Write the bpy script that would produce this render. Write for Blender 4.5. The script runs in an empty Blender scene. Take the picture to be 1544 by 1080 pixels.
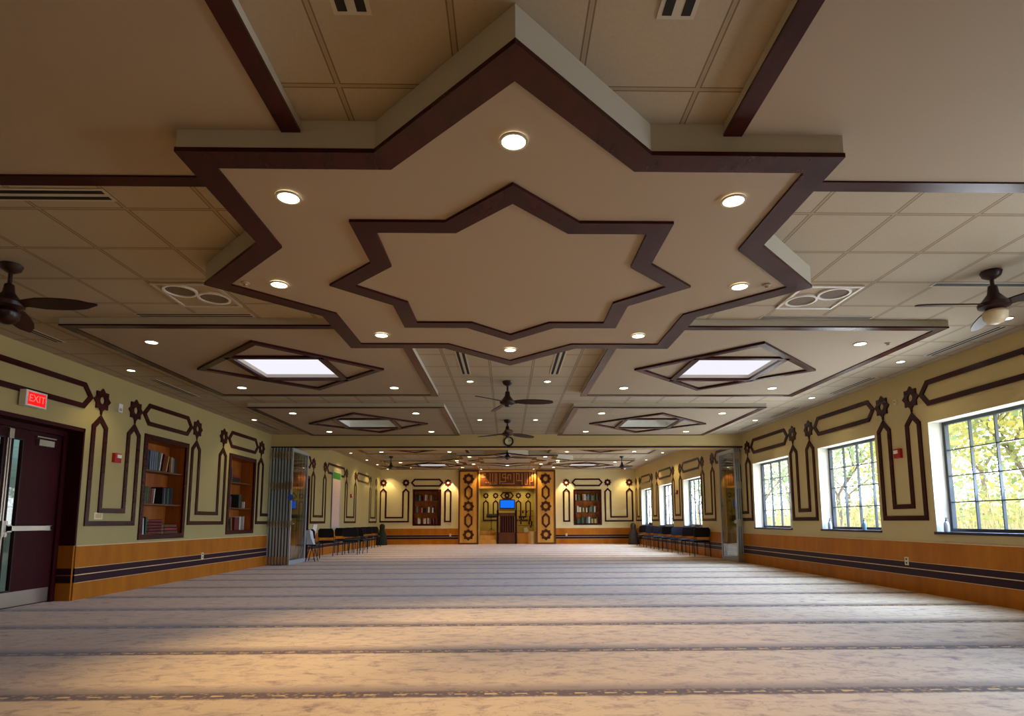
import bpy, math, random
from mathutils import Vector, Matrix
R = math.radians
random.seed(7)
SC = bpy.context.scene
COL = SC.collection

# ------------------------------------------------------------------ room figures (metres)
W = 5.97            # half width of the hall
ZC = 3.246          # tile ceiling of the near hall
ZP = 3.17           # dropped panels of the near hall
ZS = 3.065          # star of the near hall
ZC2, ZP2, ZS2 = 3.47, 3.385, 3.29   # same for the far hall
YH0, YH1 = 14.92, 15.55             # beam between the halls
ZH = 2.925
YF = 27.85          # far wall
YR = -3.0           # wall behind the camera

# ------------------------------------------------------------------ materials
MATS = {}
def newmat(name):
    m = bpy.data.materials.new(name); m.use_nodes = True
    nt = m.node_tree
    for n in list(nt.nodes): nt.nodes.remove(n)
    out = nt.nodes.new('ShaderNodeOutputMaterial')
    MATS[name] = m
    return m, nt, out
def N(nt, t, **kw):
    n = nt.nodes.new(t)
    for k, v in kw.items():
        if k.startswith('_'): setattr(n, k[1:], v)
        else: n.inputs[k.replace('__', ' ')].default_value = v
    return n
def srgb(r, g, b):
    f = lambda c: c/12.92 if c <= .04045 else ((c+.055)/1.055)**2.4
    return (f(r/255), f(g/255), f(b/255), 1)
def paint(name, c, rough=.6, var=.06, scale=3.0, metal=0., spec=.4, stretch=None, c2=None, bump=0., coord='Object'):
    m, nt, out = newmat(name)
    b = N(nt, 'ShaderNodeBsdfPrincipled', Roughness=rough, Metallic=metal)
    b.inputs['Specular IOR Level'].default_value = spec
    tc = N(nt, 'ShaderNodeTexCoord')
    src = tc.outputs[coord]
    if stretch:
        mp = N(nt, 'ShaderNodeMapping'); mp.inputs['Scale'].default_value = stretch
        nt.links.new(src, mp.inputs['Vector']); src = mp.outputs['Vector']
    no = N(nt, 'ShaderNodeTexNoise', Scale=scale, Detail=4.0, Roughness=.6)
    nt.links.new(src, no.inputs['Vector'])
    rp = N(nt, 'ShaderNodeValToRGB')
    rp.color_ramp.elements[0].position = .3; rp.color_ramp.elements[1].position = .7
    k = 1 - var*2
    rp.color_ramp.elements[0].color = c2 if c2 else (c[0]*k, c[1]*k, c[2]*k, 1)
    rp.color_ramp.elements[1].color = c
    nt.links.new(no.outputs['Fac'], rp.inputs['Fac'])
    nt.links.new(rp.outputs['Color'], b.inputs['Base Color'])
    if bump:
        bp = N(nt, 'ShaderNodeBump', Strength=bump, Distance=.01)
        nt.links.new(no.outputs['Fac'], bp.inputs['Height']); nt.links.new(bp.outputs['Normal'], b.inputs['Normal'])
    nt.links.new(b.outputs[0], out.inputs['Surface'])
    return m
def emit(name, c, s, sample=False):
    m, nt, out = newmat(name)
    e = N(nt, 'ShaderNodeEmission', Strength=s); e.inputs['Color'].default_value = c
    nt.links.new(e.outputs[0], out.inputs['Surface'])
    if not sample: m.cycles.emission_sampling = 'NONE'
    return m
def glass(name, tint=(1, 1, 1, 1), mixf=.0, rough=.02):
    m, nt, out = newmat(name)
    t = N(nt, 'ShaderNodeBsdfTransparent'); t.inputs['Color'].default_value = tint
    g = N(nt, 'ShaderNodeBsdfGlossy', Roughness=rough)
    fr = N(nt, 'ShaderNodeFresnel', IOR=1.5)
    ad = N(nt, 'ShaderNodeMath', _operation='ADD'); ad.inputs[1].default_value = mixf
    nt.links.new(fr.outputs[0], ad.inputs[0])
    ge = N(nt, 'ShaderNodeNewGeometry'); iv = N(nt, 'ShaderNodeMath', _operation='SUBTRACT'); iv.inputs[0].default_value = 1
    nt.links.new(ge.outputs['Backfacing'], iv.inputs[1])          # the far side of a pane adds no second mirror image
    ml = N(nt, 'ShaderNodeMath', _operation='MULTIPLY'); nt.links.new(ad.outputs[0], ml.inputs[0]); nt.links.new(iv.outputs[0], ml.inputs[1])
    mx = N(nt, 'ShaderNodeMixShader')
    nt.links.new(ml.outputs[0], mx.inputs[0]); nt.links.new(t.outputs[0], mx.inputs[1]); nt.links.new(g.outputs[0], mx.inputs[2])
    nt.links.new(mx.outputs[0], out.inputs['Surface'])
    return m

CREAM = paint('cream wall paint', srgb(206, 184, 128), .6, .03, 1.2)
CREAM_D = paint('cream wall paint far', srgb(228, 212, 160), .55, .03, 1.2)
OLIVE = paint('niche wall paint', srgb(196, 176, 92), .6, .04, 1.5)
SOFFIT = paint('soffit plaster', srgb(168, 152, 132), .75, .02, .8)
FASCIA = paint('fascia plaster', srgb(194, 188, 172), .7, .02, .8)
DARKWOOD = paint('dark mahogany', srgb(66, 20, 22), .27, .0, 2.5, spec=.2, stretch=(3, 1, 8), c2=srgb(46, 14, 14))
DOORWOOD = paint('door mahogany', srgb(62, 12, 18), .5, .0, 2.5, spec=.14, stretch=(6, 6, .6), c2=srgb(48, 8, 12))
ORANGE = paint('honey wainscot veneer', srgb(188, 114, 14), .48, .0, 2.2, spec=.2, stretch=(2, 2, .35), c2=srgb(164, 92, 8))
HONEY = paint('honey column veneer', srgb(230, 174, 80), .45, .0, 2.0, spec=.3, stretch=(3, 3, .5), c2=srgb(210, 148, 58))
SHELFWOOD = paint('bookcase veneer', srgb(176, 98, 26), .45, .0, 2.0, spec=.3, stretch=(3, 3, .4), c2=srgb(130, 64, 16))
BROWNWOOD = paint('brown walnut', srgb(110, 62, 32), .4, .0, 2.0, stretch=(4, 4, .6), c2=srgb(84, 44, 22))
BAND = paint('dark wainscot band', srgb(52, 24, 34), .45, .05, 3, spec=.15)
PALE = paint('pale edge strip', srgb(222, 190, 140), .5, .03, 3)
ALU = paint('brushed aluminium', srgb(172, 184, 188), .35, .04, 4, metal=.35, spec=.5, stretch=(1, 1, .05))
STEEL = paint('satin steel', srgb(190, 184, 172), .3, .04, 4, metal=.9)
BLACK = paint('black metal', srgb(20, 20, 22), .4, .05, 4)
FABRIC = paint('black upholstery', srgb(24, 26, 38), .85, .1, 30)
WHITE = paint('white plastic', srgb(235, 233, 226), .4, .02, 4)
CREAMP = paint('ivory plastic', srgb(232, 220, 180), .4, .02, 4)
RED = paint('red plastic', srgb(170, 22, 24), .35, .03, 4)
FANWOOD = paint('dark bronze fan finish', srgb(48, 24, 22), .35, .06, 6)
GLOBE = paint('frosted globe', srgb(226, 208, 170), .35, .02, 2)
GLOBE_SHADE = paint('shaded globe', srgb(46, 20, 18), .3, .05, 2)  # same globe type, its shade put into a dark colour
SLOT = paint('vent slot dark', srgb(16, 13, 12), .7, .02, 4)
GRILLE = paint('speaker grille', srgb(176, 160, 136), .6, .1, 60)
WFRAME = paint('window frame dark', srgb(64, 74, 80), .4, .05, 4)
REVEAL = paint('white window reveal', srgb(236, 234, 224), .6, .02, 2)
SILL = paint('dark window sill', srgb(52, 40, 52), .35, .05, 3)
CLOTHW = paint('white cloth', srgb(206, 212, 214), .8, .06, 12)
CLOTHB = paint('grey brown cloth', srgb(70, 56, 42), .9, .15, 12)
CLOTHG = paint('dark green cloth', srgb(38, 48, 34), .9, .15, 12)
BEIGE = paint('beige board', srgb(222, 190, 130), .5, .06, 4)
PINKP = paint('pale pink printed paper', srgb(222, 190, 170), .6, .1, 14, stretch=(.2, .2, 6))
GREENP = paint('green printed header', srgb(50, 130, 40), .5, .05, 4)
BLUEST = paint('blue sticker', srgb(50, 110, 210), .5, .03, 4)
BARK = paint('bark', srgb(140, 124, 108), .9, .2, 8, stretch=(4, 4, .6))
STRAW = paint('dry meadow', srgb(224, 212, 180), .95, .0, 2.5, c2=srgb(196, 184, 138))
GLASS = glass('window glass')
GLASSP = glass('partition glass', (.86, .92, .92, 1), .08)
LENS = emit('downlight lens', (1, .86, .56, 1), 14)
LENS2 = emit('small downlight lens', (1, .9, .66, 1), 10)
SKYL = emit('frosted skylight', (.92, .90, 1.0, 1), 1.0, True)
SKYL2 = emit('shaded skylight', (.72, .74, .72, 1), .32, True)
TVBLUE = emit('blue screen', srgb(20, 110, 255), 1.1)
EXITRED = emit('red exit face', (1, .012, .012, 1), 1.1)
EXITTXT = emit('exit letters', (1, .16, .13, 1), 1.1)

def tile_material(name, ox, oy):
    m, nt, out = newmat(name)
    b = N(nt, 'ShaderNodeBsdfPrincipled', Roughness=.85)
    b.inputs['Specular IOR Level'].default_value = .2
    tc = N(nt, 'ShaderNodeTexCoord')
    sp = N(nt, 'ShaderNodeSeparateXYZ'); nt.links.new(tc.outputs['Object'], sp.inputs[0])
    facs = []
    for ax, o in (('X', ox), ('Y', oy)):
        s = N(nt, 'ShaderNodeMath', _operation='SUBTRACT'); s.inputs[1].default_value = o
        nt.links.new(sp.outputs[ax], s.inputs[0])
        d = N(nt, 'ShaderNodeMath', _operation='DIVIDE'); d.inputs[1].default_value = .6096
        nt.links.new(s.outputs[0], d.inputs[0])
        f = N(nt, 'ShaderNodeMath', _operation='PINGPONG'); f.inputs[1].default_value = .5
        nt.links.new(d.outputs[0], f.inputs[0])
        facs.append(f)
    mn = N(nt, 'ShaderNodeMath', _operation='MINIMUM')
    nt.links.new(facs[0].outputs[0], mn.inputs[0]); nt.links.new(facs[1].outputs[0], mn.inputs[1])
    rp = N(nt, 'ShaderNodeValToRGB'); cr = rp.color_ramp
    cr.elements[0].position = 0; cr.elements[0].color = srgb(160, 148, 128)
    cr.elements[1].position = .03; cr.elements[1].color = srgb(178, 166, 146)
    e = cr.elements.new(.014); e.color = srgb(174, 158, 134)
    e = cr.elements.new(.02); e.color = srgb(112, 94, 74)
    e = cr.elements.new(.026); e.color = srgb(116, 98, 78)
    nt.links.new(mn.outputs[0], rp.inputs['Fac'])
    no = N(nt, 'ShaderNodeTexNoise', Scale=60.0, Detail=3.0); nt.links.new(tc.outputs['Object'], no.inputs['Vector'])
    mr = N(nt, 'ShaderNodeMapRange'); mr.inputs['To Min'].default_value = .9; mr.inputs['To Max'].default_value = 1.06
    nt.links.new(no.outputs['Fac'], mr.inputs['Value'])
    mx = N(nt, 'ShaderNodeMix', _data_type='RGBA', _blend_type='MULTIPLY'); mx.inputs[0].default_value = 1
    nt.links.new(rp.outputs['Color'], mx.inputs[6]); nt.links.new(mr.outputs[0], mx.inputs[7])
    nt.links.new(mx.outputs[2], b.inputs['Base Color'])
    nt.links.new(b.outputs[0], out.inputs['Surface'])
    return m
TILE = tile_material('ceiling tiles', -.28, 4.61)
TILE2 = tile_material('ceiling tiles far', -.28, 4.61)

def carpet_material():
    m, nt, out = newmat('prayer carpet')
    L = nt.links.new
    b = N(nt, 'ShaderNodeBsdfPrincipled', Roughness=.95)
    b.inputs['Specular IOR Level'].default_value = .1
    b.inputs['Sheen Weight'].default_value = .25
    tc = N(nt, 'ShaderNodeTexCoord'); sp = N(nt, 'ShaderNodeSeparateXYZ'); L(tc.outputs['Object'], sp.inputs[0])
    # small wobble so the borders look woven
    wob = N(nt, 'ShaderNodeTexNoise', Scale=9.0, Detail=3.0); L(tc.outputs['Object'], wob.inputs['Vector'])
    wm = N(nt, 'ShaderNodeMath', _operation='MULTIPLY_ADD'); wm.inputs[1].default_value = .035; wm.inputs[2].default_value = -.0175
    L(wob.outputs['Fac'], wm.inputs[0])
    a = N(nt, 'ShaderNodeMath', _operation='SUBTRACT'); a.inputs[1].default_value = 3.796; L(sp.outputs['Y'], a.inputs[0])
    d = N(nt, 'ShaderNodeMath', _operation='DIVIDE'); d.inputs[1].default_value = 1.22
    L(a.outputs[0], d.inputs[0])
    fl = N(nt, 'ShaderNodeMath', _operation='FLOORED_MODULO'); fl.inputs[1].default_value = 1.0; L(d.outputs[0], fl.inputs[0])   # 0..1 inside a row, 0 = border
    pp = N(nt, 'ShaderNodeMath', _operation='PINGPONG'); pp.inputs[1].default_value = .5; L(d.outputs[0], pp.inputs[0])
    dist = N(nt, 'ShaderNodeMath', _operation='MULTIPLY_ADD'); dist.inputs[1].default_value = 1.22; L(pp.outputs[0], dist.inputs[0]); L(wm.outputs[0], dist.inputs[2])
    # field: mottled beige with brushed dark strokes
    mp = N(nt, 'ShaderNodeMapping'); mp.inputs['Scale'].default_value = (1.0, 1.6, 1); mp.inputs['Rotation'].default_value = (0, 0, .5)
    L(tc.outputs['Object'], mp.inputs['Vector'])
    n1 = N(nt, 'ShaderNodeTexNoise', Scale=5.5, Detail=9.0, Roughness=.74, Distortion=.5); L(mp.outputs[0], n1.inputs['Vector'])
    r1 = N(nt, 'ShaderNodeValToRGB'); c = r1.color_ramp
    c.elements[0].position = .33; c.elements[0].color = srgb(140, 110, 86)
    c.elements[1].position = .52; c.elements[1].color = srgb(208, 176, 132)
    e = c.elements.new(.42); e.color = srgb(184, 150, 114)
    L(n1.outputs['Fac'], r1.inputs['Fac'])
    mp2 = N(nt, 'ShaderNodeMapping'); mp2.inputs['Scale'].default_value = (15, 6.0, 1); mp2.inputs['Rotation'].default_value = (0, 0, -.7)
    L(tc.outputs['Object'], mp2.inputs['Vector'])
    n2 = N(nt, 'ShaderNodeTexNoise', Scale=1.6, Detail=5.0, Roughness=.65); L(mp2.outputs[0], n2.inputs['Vector'])
    r2 = N(nt, 'ShaderNodeValToRGB'); r2.color_ramp.elements[0].position = .58; r2.color_ramp.elements[1].position = .74
    L(n2.outputs['Fac'], r2.inputs['Fac'])
    n3 = N(nt, 'ShaderNodeTexNoise', Scale=1.1, Detail=2.0); L(tc.outputs['Object'], n3.inputs['Vector'])
    r3 = N(nt, 'ShaderNodeValToRGB'); r3.color_ramp.elements[0].position = .45; r3.color_ramp.elements[1].position = .62
    L(n3.outputs['Fac'], r3.inputs['Fac'])
    st = N(nt, 'ShaderNodeMath', _operation='MULTIPLY'); L(r2.outputs[0], st.inputs[0]); L(r3.outputs[0], st.inputs[1])
    st2 = N(nt, 'ShaderNodeMath', _operation='MULTIPLY'); st2.inputs[1].default_value = .85; L(st.outputs[0], st2.inputs[0])
    m1 = N(nt, 'ShaderNodeMix', _data_type='RGBA'); L(st2.outputs[0], m1.inputs[0]); L(r1.outputs[0], m1.inputs[6]); m1.inputs[7].default_value = srgb(112, 90, 82)
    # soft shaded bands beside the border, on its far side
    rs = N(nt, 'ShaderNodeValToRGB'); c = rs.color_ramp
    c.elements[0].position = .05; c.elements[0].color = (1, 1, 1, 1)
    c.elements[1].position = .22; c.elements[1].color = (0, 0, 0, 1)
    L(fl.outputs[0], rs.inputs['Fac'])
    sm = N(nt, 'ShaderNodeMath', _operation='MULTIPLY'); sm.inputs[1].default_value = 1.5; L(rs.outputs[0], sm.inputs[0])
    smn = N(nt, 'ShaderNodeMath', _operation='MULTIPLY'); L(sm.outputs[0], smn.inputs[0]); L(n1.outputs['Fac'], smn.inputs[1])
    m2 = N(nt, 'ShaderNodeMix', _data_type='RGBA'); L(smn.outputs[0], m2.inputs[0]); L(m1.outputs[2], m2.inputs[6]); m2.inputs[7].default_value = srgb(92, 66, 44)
    # the border chain
    mpb = N(nt, 'ShaderNodeMapping'); mpb.inputs['Scale'].default_value = (1, 1, 1)
    L(tc.outputs['Object'], mpb.inputs['Vector'])
    vo = N(nt, 'ShaderNodeTexVoronoi', Scale=26.0); L(mpb.outputs[0], vo.inputs['Vector'])
    rv = N(nt, 'ShaderNodeValToRGB'); c = rv.color_ramp
    c.elements[0].position = .12; c.elements[0].color = srgb(176, 132, 56)
    c.elements[1].position = .42; c.elements[1].color = srgb(92, 58, 14)
    L(vo.outputs['Distance'], rv.inputs['Fac'])
    wv = N(nt, 'ShaderNodeMath', _operation='SINE')
    wx = N(nt, 'ShaderNodeMath', _operation='MULTIPLY'); wx.inputs[1].default_value = 34.0; L(sp.outputs['X'], wx.inputs[0]); L(wx.outputs[0], wv.inputs[0])
    gt = N(nt, 'ShaderNodeMath', _operation='GREATER_THAN'); gt.inputs[1].default_value = .25; L(wv.outputs[0], gt.inputs[0])
    core = N(nt, 'ShaderNodeMath', _operation='LESS_THAN'); core.inputs[1].default_value = .011; L(dist.outputs[0], core.inputs[0])
    ch = N(nt, 'ShaderNodeMath', _operation='MULTIPLY'); L(gt.outputs[0], ch.inputs[0]); L(core.outputs[0], ch.inputs[1])
    mc = N(nt, 'ShaderNodeMix', _data_type='RGBA'); L(ch.outputs[0], mc.inputs[0]); L(rv.outputs[0], mc.inputs[6]); mc.inputs[7].default_value = srgb(206, 168, 92)
    rb = N(nt, 'ShaderNodeValToRGB'); c = rb.color_ramp
    c.elements[0].position = .05; c.elements[0].color = (1, 1, 1, 1)
    c.elements[1].position = .08; c.elements[1].color = (0, 0, 0, 1)
    L(dist.outputs[0], rb.inputs['Fac'])
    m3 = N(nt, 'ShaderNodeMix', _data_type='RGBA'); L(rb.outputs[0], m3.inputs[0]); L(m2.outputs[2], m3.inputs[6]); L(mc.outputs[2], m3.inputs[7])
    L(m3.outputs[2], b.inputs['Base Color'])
    bp = N(nt, 'ShaderNodeBump', Strength=.25, Distance=.01)
    n4 = N(nt, 'ShaderNodeTexNoise', Scale=120.0, Detail=2.0); L(tc.outputs['Object'], n4.inputs['Vector'])
    L(n4.outputs['Fac'], bp.inputs['Height']); L(bp.outputs[0], b.inputs['Normal'])
    L(b.outputs[0], out.inputs['Surface'])
    return m
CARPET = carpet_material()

# ------------------------------------------------------------------ mesh building
class MB:
    def __init__(s): s.v = []; s.f = []
    def add(s, vs, fs):
        o = len(s.v); s.v += [tuple(v) for v in vs]; s.f += [tuple(i+o for i in f) for f in fs]; return s
    def box(s, x0, x1, y0, y1, z0, z1):
        x0, x1 = min(x0, x1), max(x0, x1); y0, y1 = min(y0, y1), max(y0, y1); z0, z1 = min(z0, z1), max(z0, z1)
        vs = [(x, y, z) for z in (z0, z1) for y in (y0, y1) for x in (x0, x1)]
        return s.add(vs, [(0, 2, 3, 1), (4, 5, 7, 6), (0, 1, 5, 4), (2, 6, 7, 3), (0, 4, 6, 2), (1, 3, 7, 5)])
    def obox(s, c, dx, dy, dz, hx, hy, hz):      # oriented box: centre, three axes, half sizes
        c, dx, dy, dz = Vector(c), Vector(dx), Vector(dy), Vector(dz)
        vs = [c + dx*hx*i + dy*hy*j + dz*hz*k for k in (-1, 1) for j in (-1, 1) for i in (-1, 1)]
        return s.add(vs, [(0, 2, 3, 1), (4, 5, 7, 6), (0, 1, 5, 4), (2, 6, 7, 3), (0, 4, 6, 2), (1, 3, 7, 5)])
    def prism(s, fr, poly, d0, d1):
        n = len(poly)
        vs = [fr(u, v, d0) for u, v in poly] + [fr(u, v, d1) for u, v in poly]
        fs = [tuple(range(n)), tuple(range(2*n-1, n-1, -1))]
        fs += [(i, (i+1) % n + 0, (i+1) % n + n, i+n) for i in range(n)]
        return s.add(vs, fs)
    def ring(s, fr, outer, inner, d0, d1):
        n = len(outer)
        vs = [fr(u, v, d) for d in (d0, d1) for lp in (outer, inner) for u, v in lp]
        fs = []
        for i in range(n):
            j = (i+1) % n
            fs += [(i, j, n+j, n+i), (2*n+i, 3*n+i, 3*n+j, 2*n+j), (i, 2*n+i, 2*n+j, j), (n+i, n+j, 3*n+j, 3*n+i)]
        return s.add(vs, fs)
    def lathe(s, prof, c=(0, 0, 0), seg=20):
        vs = []; fs = []; m = len(prof)
        for k in range(seg):
            a = 2*math.pi*k/seg
            for r, z in prof: vs.append((c[0]+r*math.cos(a), c[1]+r*math.sin(a), c[2]+z))
        for k in range(seg):
            k2 = (k+1) % seg
            for i in range(m-1): fs.append((k*m+i, k2*m+i, k2*m+i+1, k*m+i+1))
        fs.append(tuple(k*m for k in range(seg))[::-1]); fs.append(tuple(k*m+m-1 for k in range(seg)))
        return s.add(vs, fs)
    def tube(s, pts, r, seg=8):
        pts = [Vector(p) for p in pts]; rings = []
        for i, p in enumerate(pts):
            d = (pts[min(i+1, len(pts)-1)] - pts[max(i-1, 0)]).normalized()
            a = d.cross(Vector((0, 0, 1)))
            if a.length < 1e-3: a = d.cross(Vector((0, 1, 0)))
            a.normalize(); b = d.cross(a).normalized()
            rings.append([p + a*r*math.cos(2*math.pi*k/seg) + b*r*math.sin(2*math.pi*k/seg) for k in range(seg)])
        vs = [v for rg in rings for v in rg]; fs = []
        for i in range(len(pts)-1):
            for k in range(seg):
                k2 = (k+1) % seg
                fs.append((i*seg+k, i*seg+k2, (i+1)*seg+k2, (i+1)*seg+k))
        fs += [tuple(range(seg))[::-1], tuple((len(pts)-1)*seg+k for k in range(seg))]
        return s.add(vs, fs)
    def build(s, name, mat, parent=None, loc=None, smooth=False, world=True):
        """loc: origin of a top-level mesh (vertices are world); a child's vertices are world unless world=False."""
        off = Vector((0, 0, 0))
        if parent is not None and world:
            p = parent
            while p is not None: off += p.location; p = p.parent
        elif loc is not None and world: off = Vector(loc)
        me = bpy.data.meshes.new(name)
        me.from_pydata([tuple(Vector(v)-off) for v in s.v], [], s.f)
        import bmesh
        bm = bmesh.new(); bm.from_mesh(me); bmesh.ops.recalc_face_normals(bm, faces=bm.faces); bm.to_mesh(me); bm.free()
        if smooth:
            for p in me.polygons: p.use_smooth = True
            try: me.set_sharp_from_angle(angle=R(40))
            except Exception: pass
        me.materials.append(mat)
        o = bpy.data.objects.new(name, me); COL.objects.link(o)
        if parent is not None: o.parent = parent
        if loc is not None and parent is None: o.location = loc
        return o
def tag(o, label, cat, group=None, kind=None):
    o['label'] = label; o['category'] = cat
    if group: o['group'] = group
    if kind: o['kind'] = kind
    return o
def thing(name, label, cat, loc=(0, 0, 0), rz=0, group=None):
    o = bpy.data.objects.new(name, None); o.empty_display_size = .1; COL.objects.link(o)
    o.location = loc; o.rotation_euler = (0, 0, rz)
    return tag(o, label, cat, group)
def structure(o, label=None, cat=None):
    o['kind'] = 'structure'
    if label: o['label'] = label
    if cat: o['category'] = cat
    return o
def dup(root, loc, rz=None, label=None, group=None):
    def rec(o, parent):
        c = o.copy(); COL.objects.link(c)
        if parent is not None: c.parent = parent
        for ch in kids.get(o.name, []): rec(ch, c)
        return c
    kids = {}
    for o in COL.objects:
        if o.parent: kids.setdefault(o.parent.name, []).append(o)
    c = rec(root, None); c.location = loc
    if rz is not None: c.rotation_euler = (0, 0, rz)
    if label: c['label'] = label
    if group: c['group'] = group
    return c

# frames that turn (u along the surface, v up, d off the surface) into a point
FL = lambda u, v, d: (-W+d, u, v)          # left wall
FR = lambda u, v, d: (W-d, u, v)           # right wall
def FF(y):  return lambda u, v, d: (u, y-d, v)     # walls facing the camera
def FD(z):  return lambda u, v, d: (u, v, z-d)     # ceilings, d downwards

def offset(poly, d):
    """inward offset of a counter-clockwise polygon"""
    A = sum(poly[i][0]*poly[(i+1) % len(poly)][1] - poly[(i+1) % len(poly)][0]*poly[i][1] for i in range(len(poly)))
    sg = 1 if A > 0 else -1
    out = []; n = len(poly)
    for i in range(n):
        p0, p1, p2 = (Vector(poly[(i+k) % n]) for k in (-1, 0, 1))
        e1 = (p1-p0).normalized(); e2 = (p2-p1).normalized()
        n1 = Vector((-e1.y, e1.x))*sg; n2 = Vector((-e2.y, e2.x))*sg
        b = (n1+n2); b = b/ (1+n1.dot(n2))
        q = p1 + b*d; out.append((q.x, q.y))
    return out
def rect(a, b, c, d): return [(a, c), (b, c), (b, d), (a, d)]
def star(cx, cy, r, ratio=.7654):
    return [(cx + (r if k % 2 == 0 else r*ratio)*math.sin(math.pi*k/8), cy - (r if k % 2 == 0 else r*ratio)*math.cos(math.pi*k/8)) for k in range(16)]
def circle(cx, cy, r, n=16, a0=0): return [(cx+r*math.sin(2*math.pi*k/n+a0), cy-r*math.cos(2*math.pi*k/n+a0)) for k in range(n)]

def sheet(fr, u0, u1, v0, v1, holes, mb=None, depth=0):
    """a flat sheet with rectangular holes; depth: reveals run back that far"""
    mb = mb or MB()
    us = sorted(set([u0, u1] + [h[i] for h in holes for i in (0, 1)])); vs = sorted(set([v0, v1] + [h[i] for h in holes for i in (2, 3)]))
    us = [u for u in us if u0 <= u <= u1]; vs = [v for v in vs if v0 <= v <= v1]
    for i in range(len(us)-1):
        for j in range(len(vs)-1):
            cu, cv = (us[i]+us[i+1])/2, (vs[j]+vs[j+1])/2
            if any(h[0] < cu < h[1] and h[2] < cv < h[3] for h in holes): continue
            mb.add([fr(us[i], vs[j], 0), fr(us[i+1], vs[j], 0), fr(us[i+1], vs[j+1], 0), fr(us[i], vs[j+1], 0)], [(0, 1, 2, 3)])
    if depth:
        for a, b, c, d in holes:
            for (p, q) in (((a, c), (b, c)), ((b, c), (b, d)), ((b, d), (a, d)), ((a, d), (a, c))):
                mb.add([fr(*p, 0), fr(*q, 0), fr(*q, -depth), fr(*p, -depth)], [(0, 1, 2, 3)])
    return mb

# ------------------------------------------------------------------ setting
WIN = [(6.46, 8.25), (9.49, 11.28), (12.49, 14.34), (18.28, 20.13), (21.48, 23.35), (24.6, 26.5)]
WZ0, WZ1 = .885, 2.43
BC1, BC2 = (9.725, 11.075, .775, 2.505), (12.71, 14.05, .8, 2.525)
DOOR = (6.42, 8.36, 0, 2.365)
DOOR2 = (16.55, 17.93, 0, 2.42)
BF1, BF2 = (-4.44, -3.12, .865, 2.55), (3.07, 4.39, .87, 2.53)
NICHE = (-1.37, 1.30, 0, 2.58)

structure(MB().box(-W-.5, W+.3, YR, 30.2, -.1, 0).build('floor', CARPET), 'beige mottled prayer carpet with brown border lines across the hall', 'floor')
inset = lambda h, e: (h[0]+e, h[1]-e, h[2]+e, h[3]-e)
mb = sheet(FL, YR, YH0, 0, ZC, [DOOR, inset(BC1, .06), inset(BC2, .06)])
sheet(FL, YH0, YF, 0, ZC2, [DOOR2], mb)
CREAM_SHADE = paint('cream wall paint in shade', srgb(176, 160, 104), .65, .03, 1.2)  # the cream paint again, darkened for the dimmer light on this wall
wl = structure(mb.build('wall_left', CREAM_SHADE), 'cream left-hand wall with door and recessed bookcases', 'wall')
mb = sheet(FR, YR, YH0, 0, ZC, [(a, b, WZ0, WZ1) for a, b in WIN[:3]])
sheet(FR, YH0, YF, 0, ZC2, [(a, b, WZ0, WZ1) for a, b in WIN[3:]], mb)
structure(mb.build('wall_right', CREAM), 'cream right-hand wall with six deep windows', 'wall')
mb = sheet(FF(YF), -W, W, 0, ZC2, [inset(BF1, .05), inset(BF2, .05), NICHE])
structure(mb.build('wall_far', CREAM_D), 'cream far wall around the wooden prayer niche', 'wall')
structure(sheet(FF(YR), -W, W, 0, ZC, []).build('wall_rear', CREAM), 'cream wall behind the viewpoint', 'wall')
structure(MB().box(-W, W, YH0, YH1, ZH, ZC2+.02).build('wall_header', CREAM), 'cream beam crossing the hall between the two bays', 'wall')
# niche (recess behind the far wall)
NY = 29.6
mb = MB()
mb.add([(-1.37, YF, 0), (-1.37, NY, 0), (-1.37, NY, 2.9), (-1.37, YF, 2.9)], [(0, 1, 2, 3)])
mb.add([(1.3, YF, 0), (1.3, NY, 0), (1.3, NY, 2.9), (1.3, YF, 2.9)], [(0, 1, 2, 3)])
mb.add([(-1.37, NY, 0), (1.3, NY, 0), (1.3, NY, 2.9), (-1.37, NY, 2.9)], [(0, 1, 2, 3)])
mb.add([(-1.37, YF, 2.9), (1.3, YF, 2.9), (1.3, NY, 2.9), (-1.37, NY, 2.9)], [(0, 1, 2, 3)])
structure(mb.build('wall_niche', OLIVE), 'olive yellow walls of the prayer niche', 'wall')
# ceilings, with shaft holes over the second pair of panels
SKY = [(-3.03, 8.08, ZP), (3.03, 8.08, ZP), (-3.03, 12.72, ZP), (3.03, 12.72, ZP), (-3.12, 18.72, ZP2), (3.12, 18.72, ZP2), (-3.12, 24.6, ZP2), (3.12, 24.6, ZP2)]
HO = .55
structure(sheet(FD(ZC), -W, W, YR, YH0, [(x-HO, x+HO, y-HO, y+HO) for x, y, z in SKY[2:4]]).build('ceiling', TILE), 'dim suspended tile ceiling of the near bay', 'ceiling')
structure(sheet(FD(ZC2), -W, W, YH1, YF, []).build('ceiling_far', TILE2), 'suspended tile ceiling of the far bay', 'ceiling')

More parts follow.
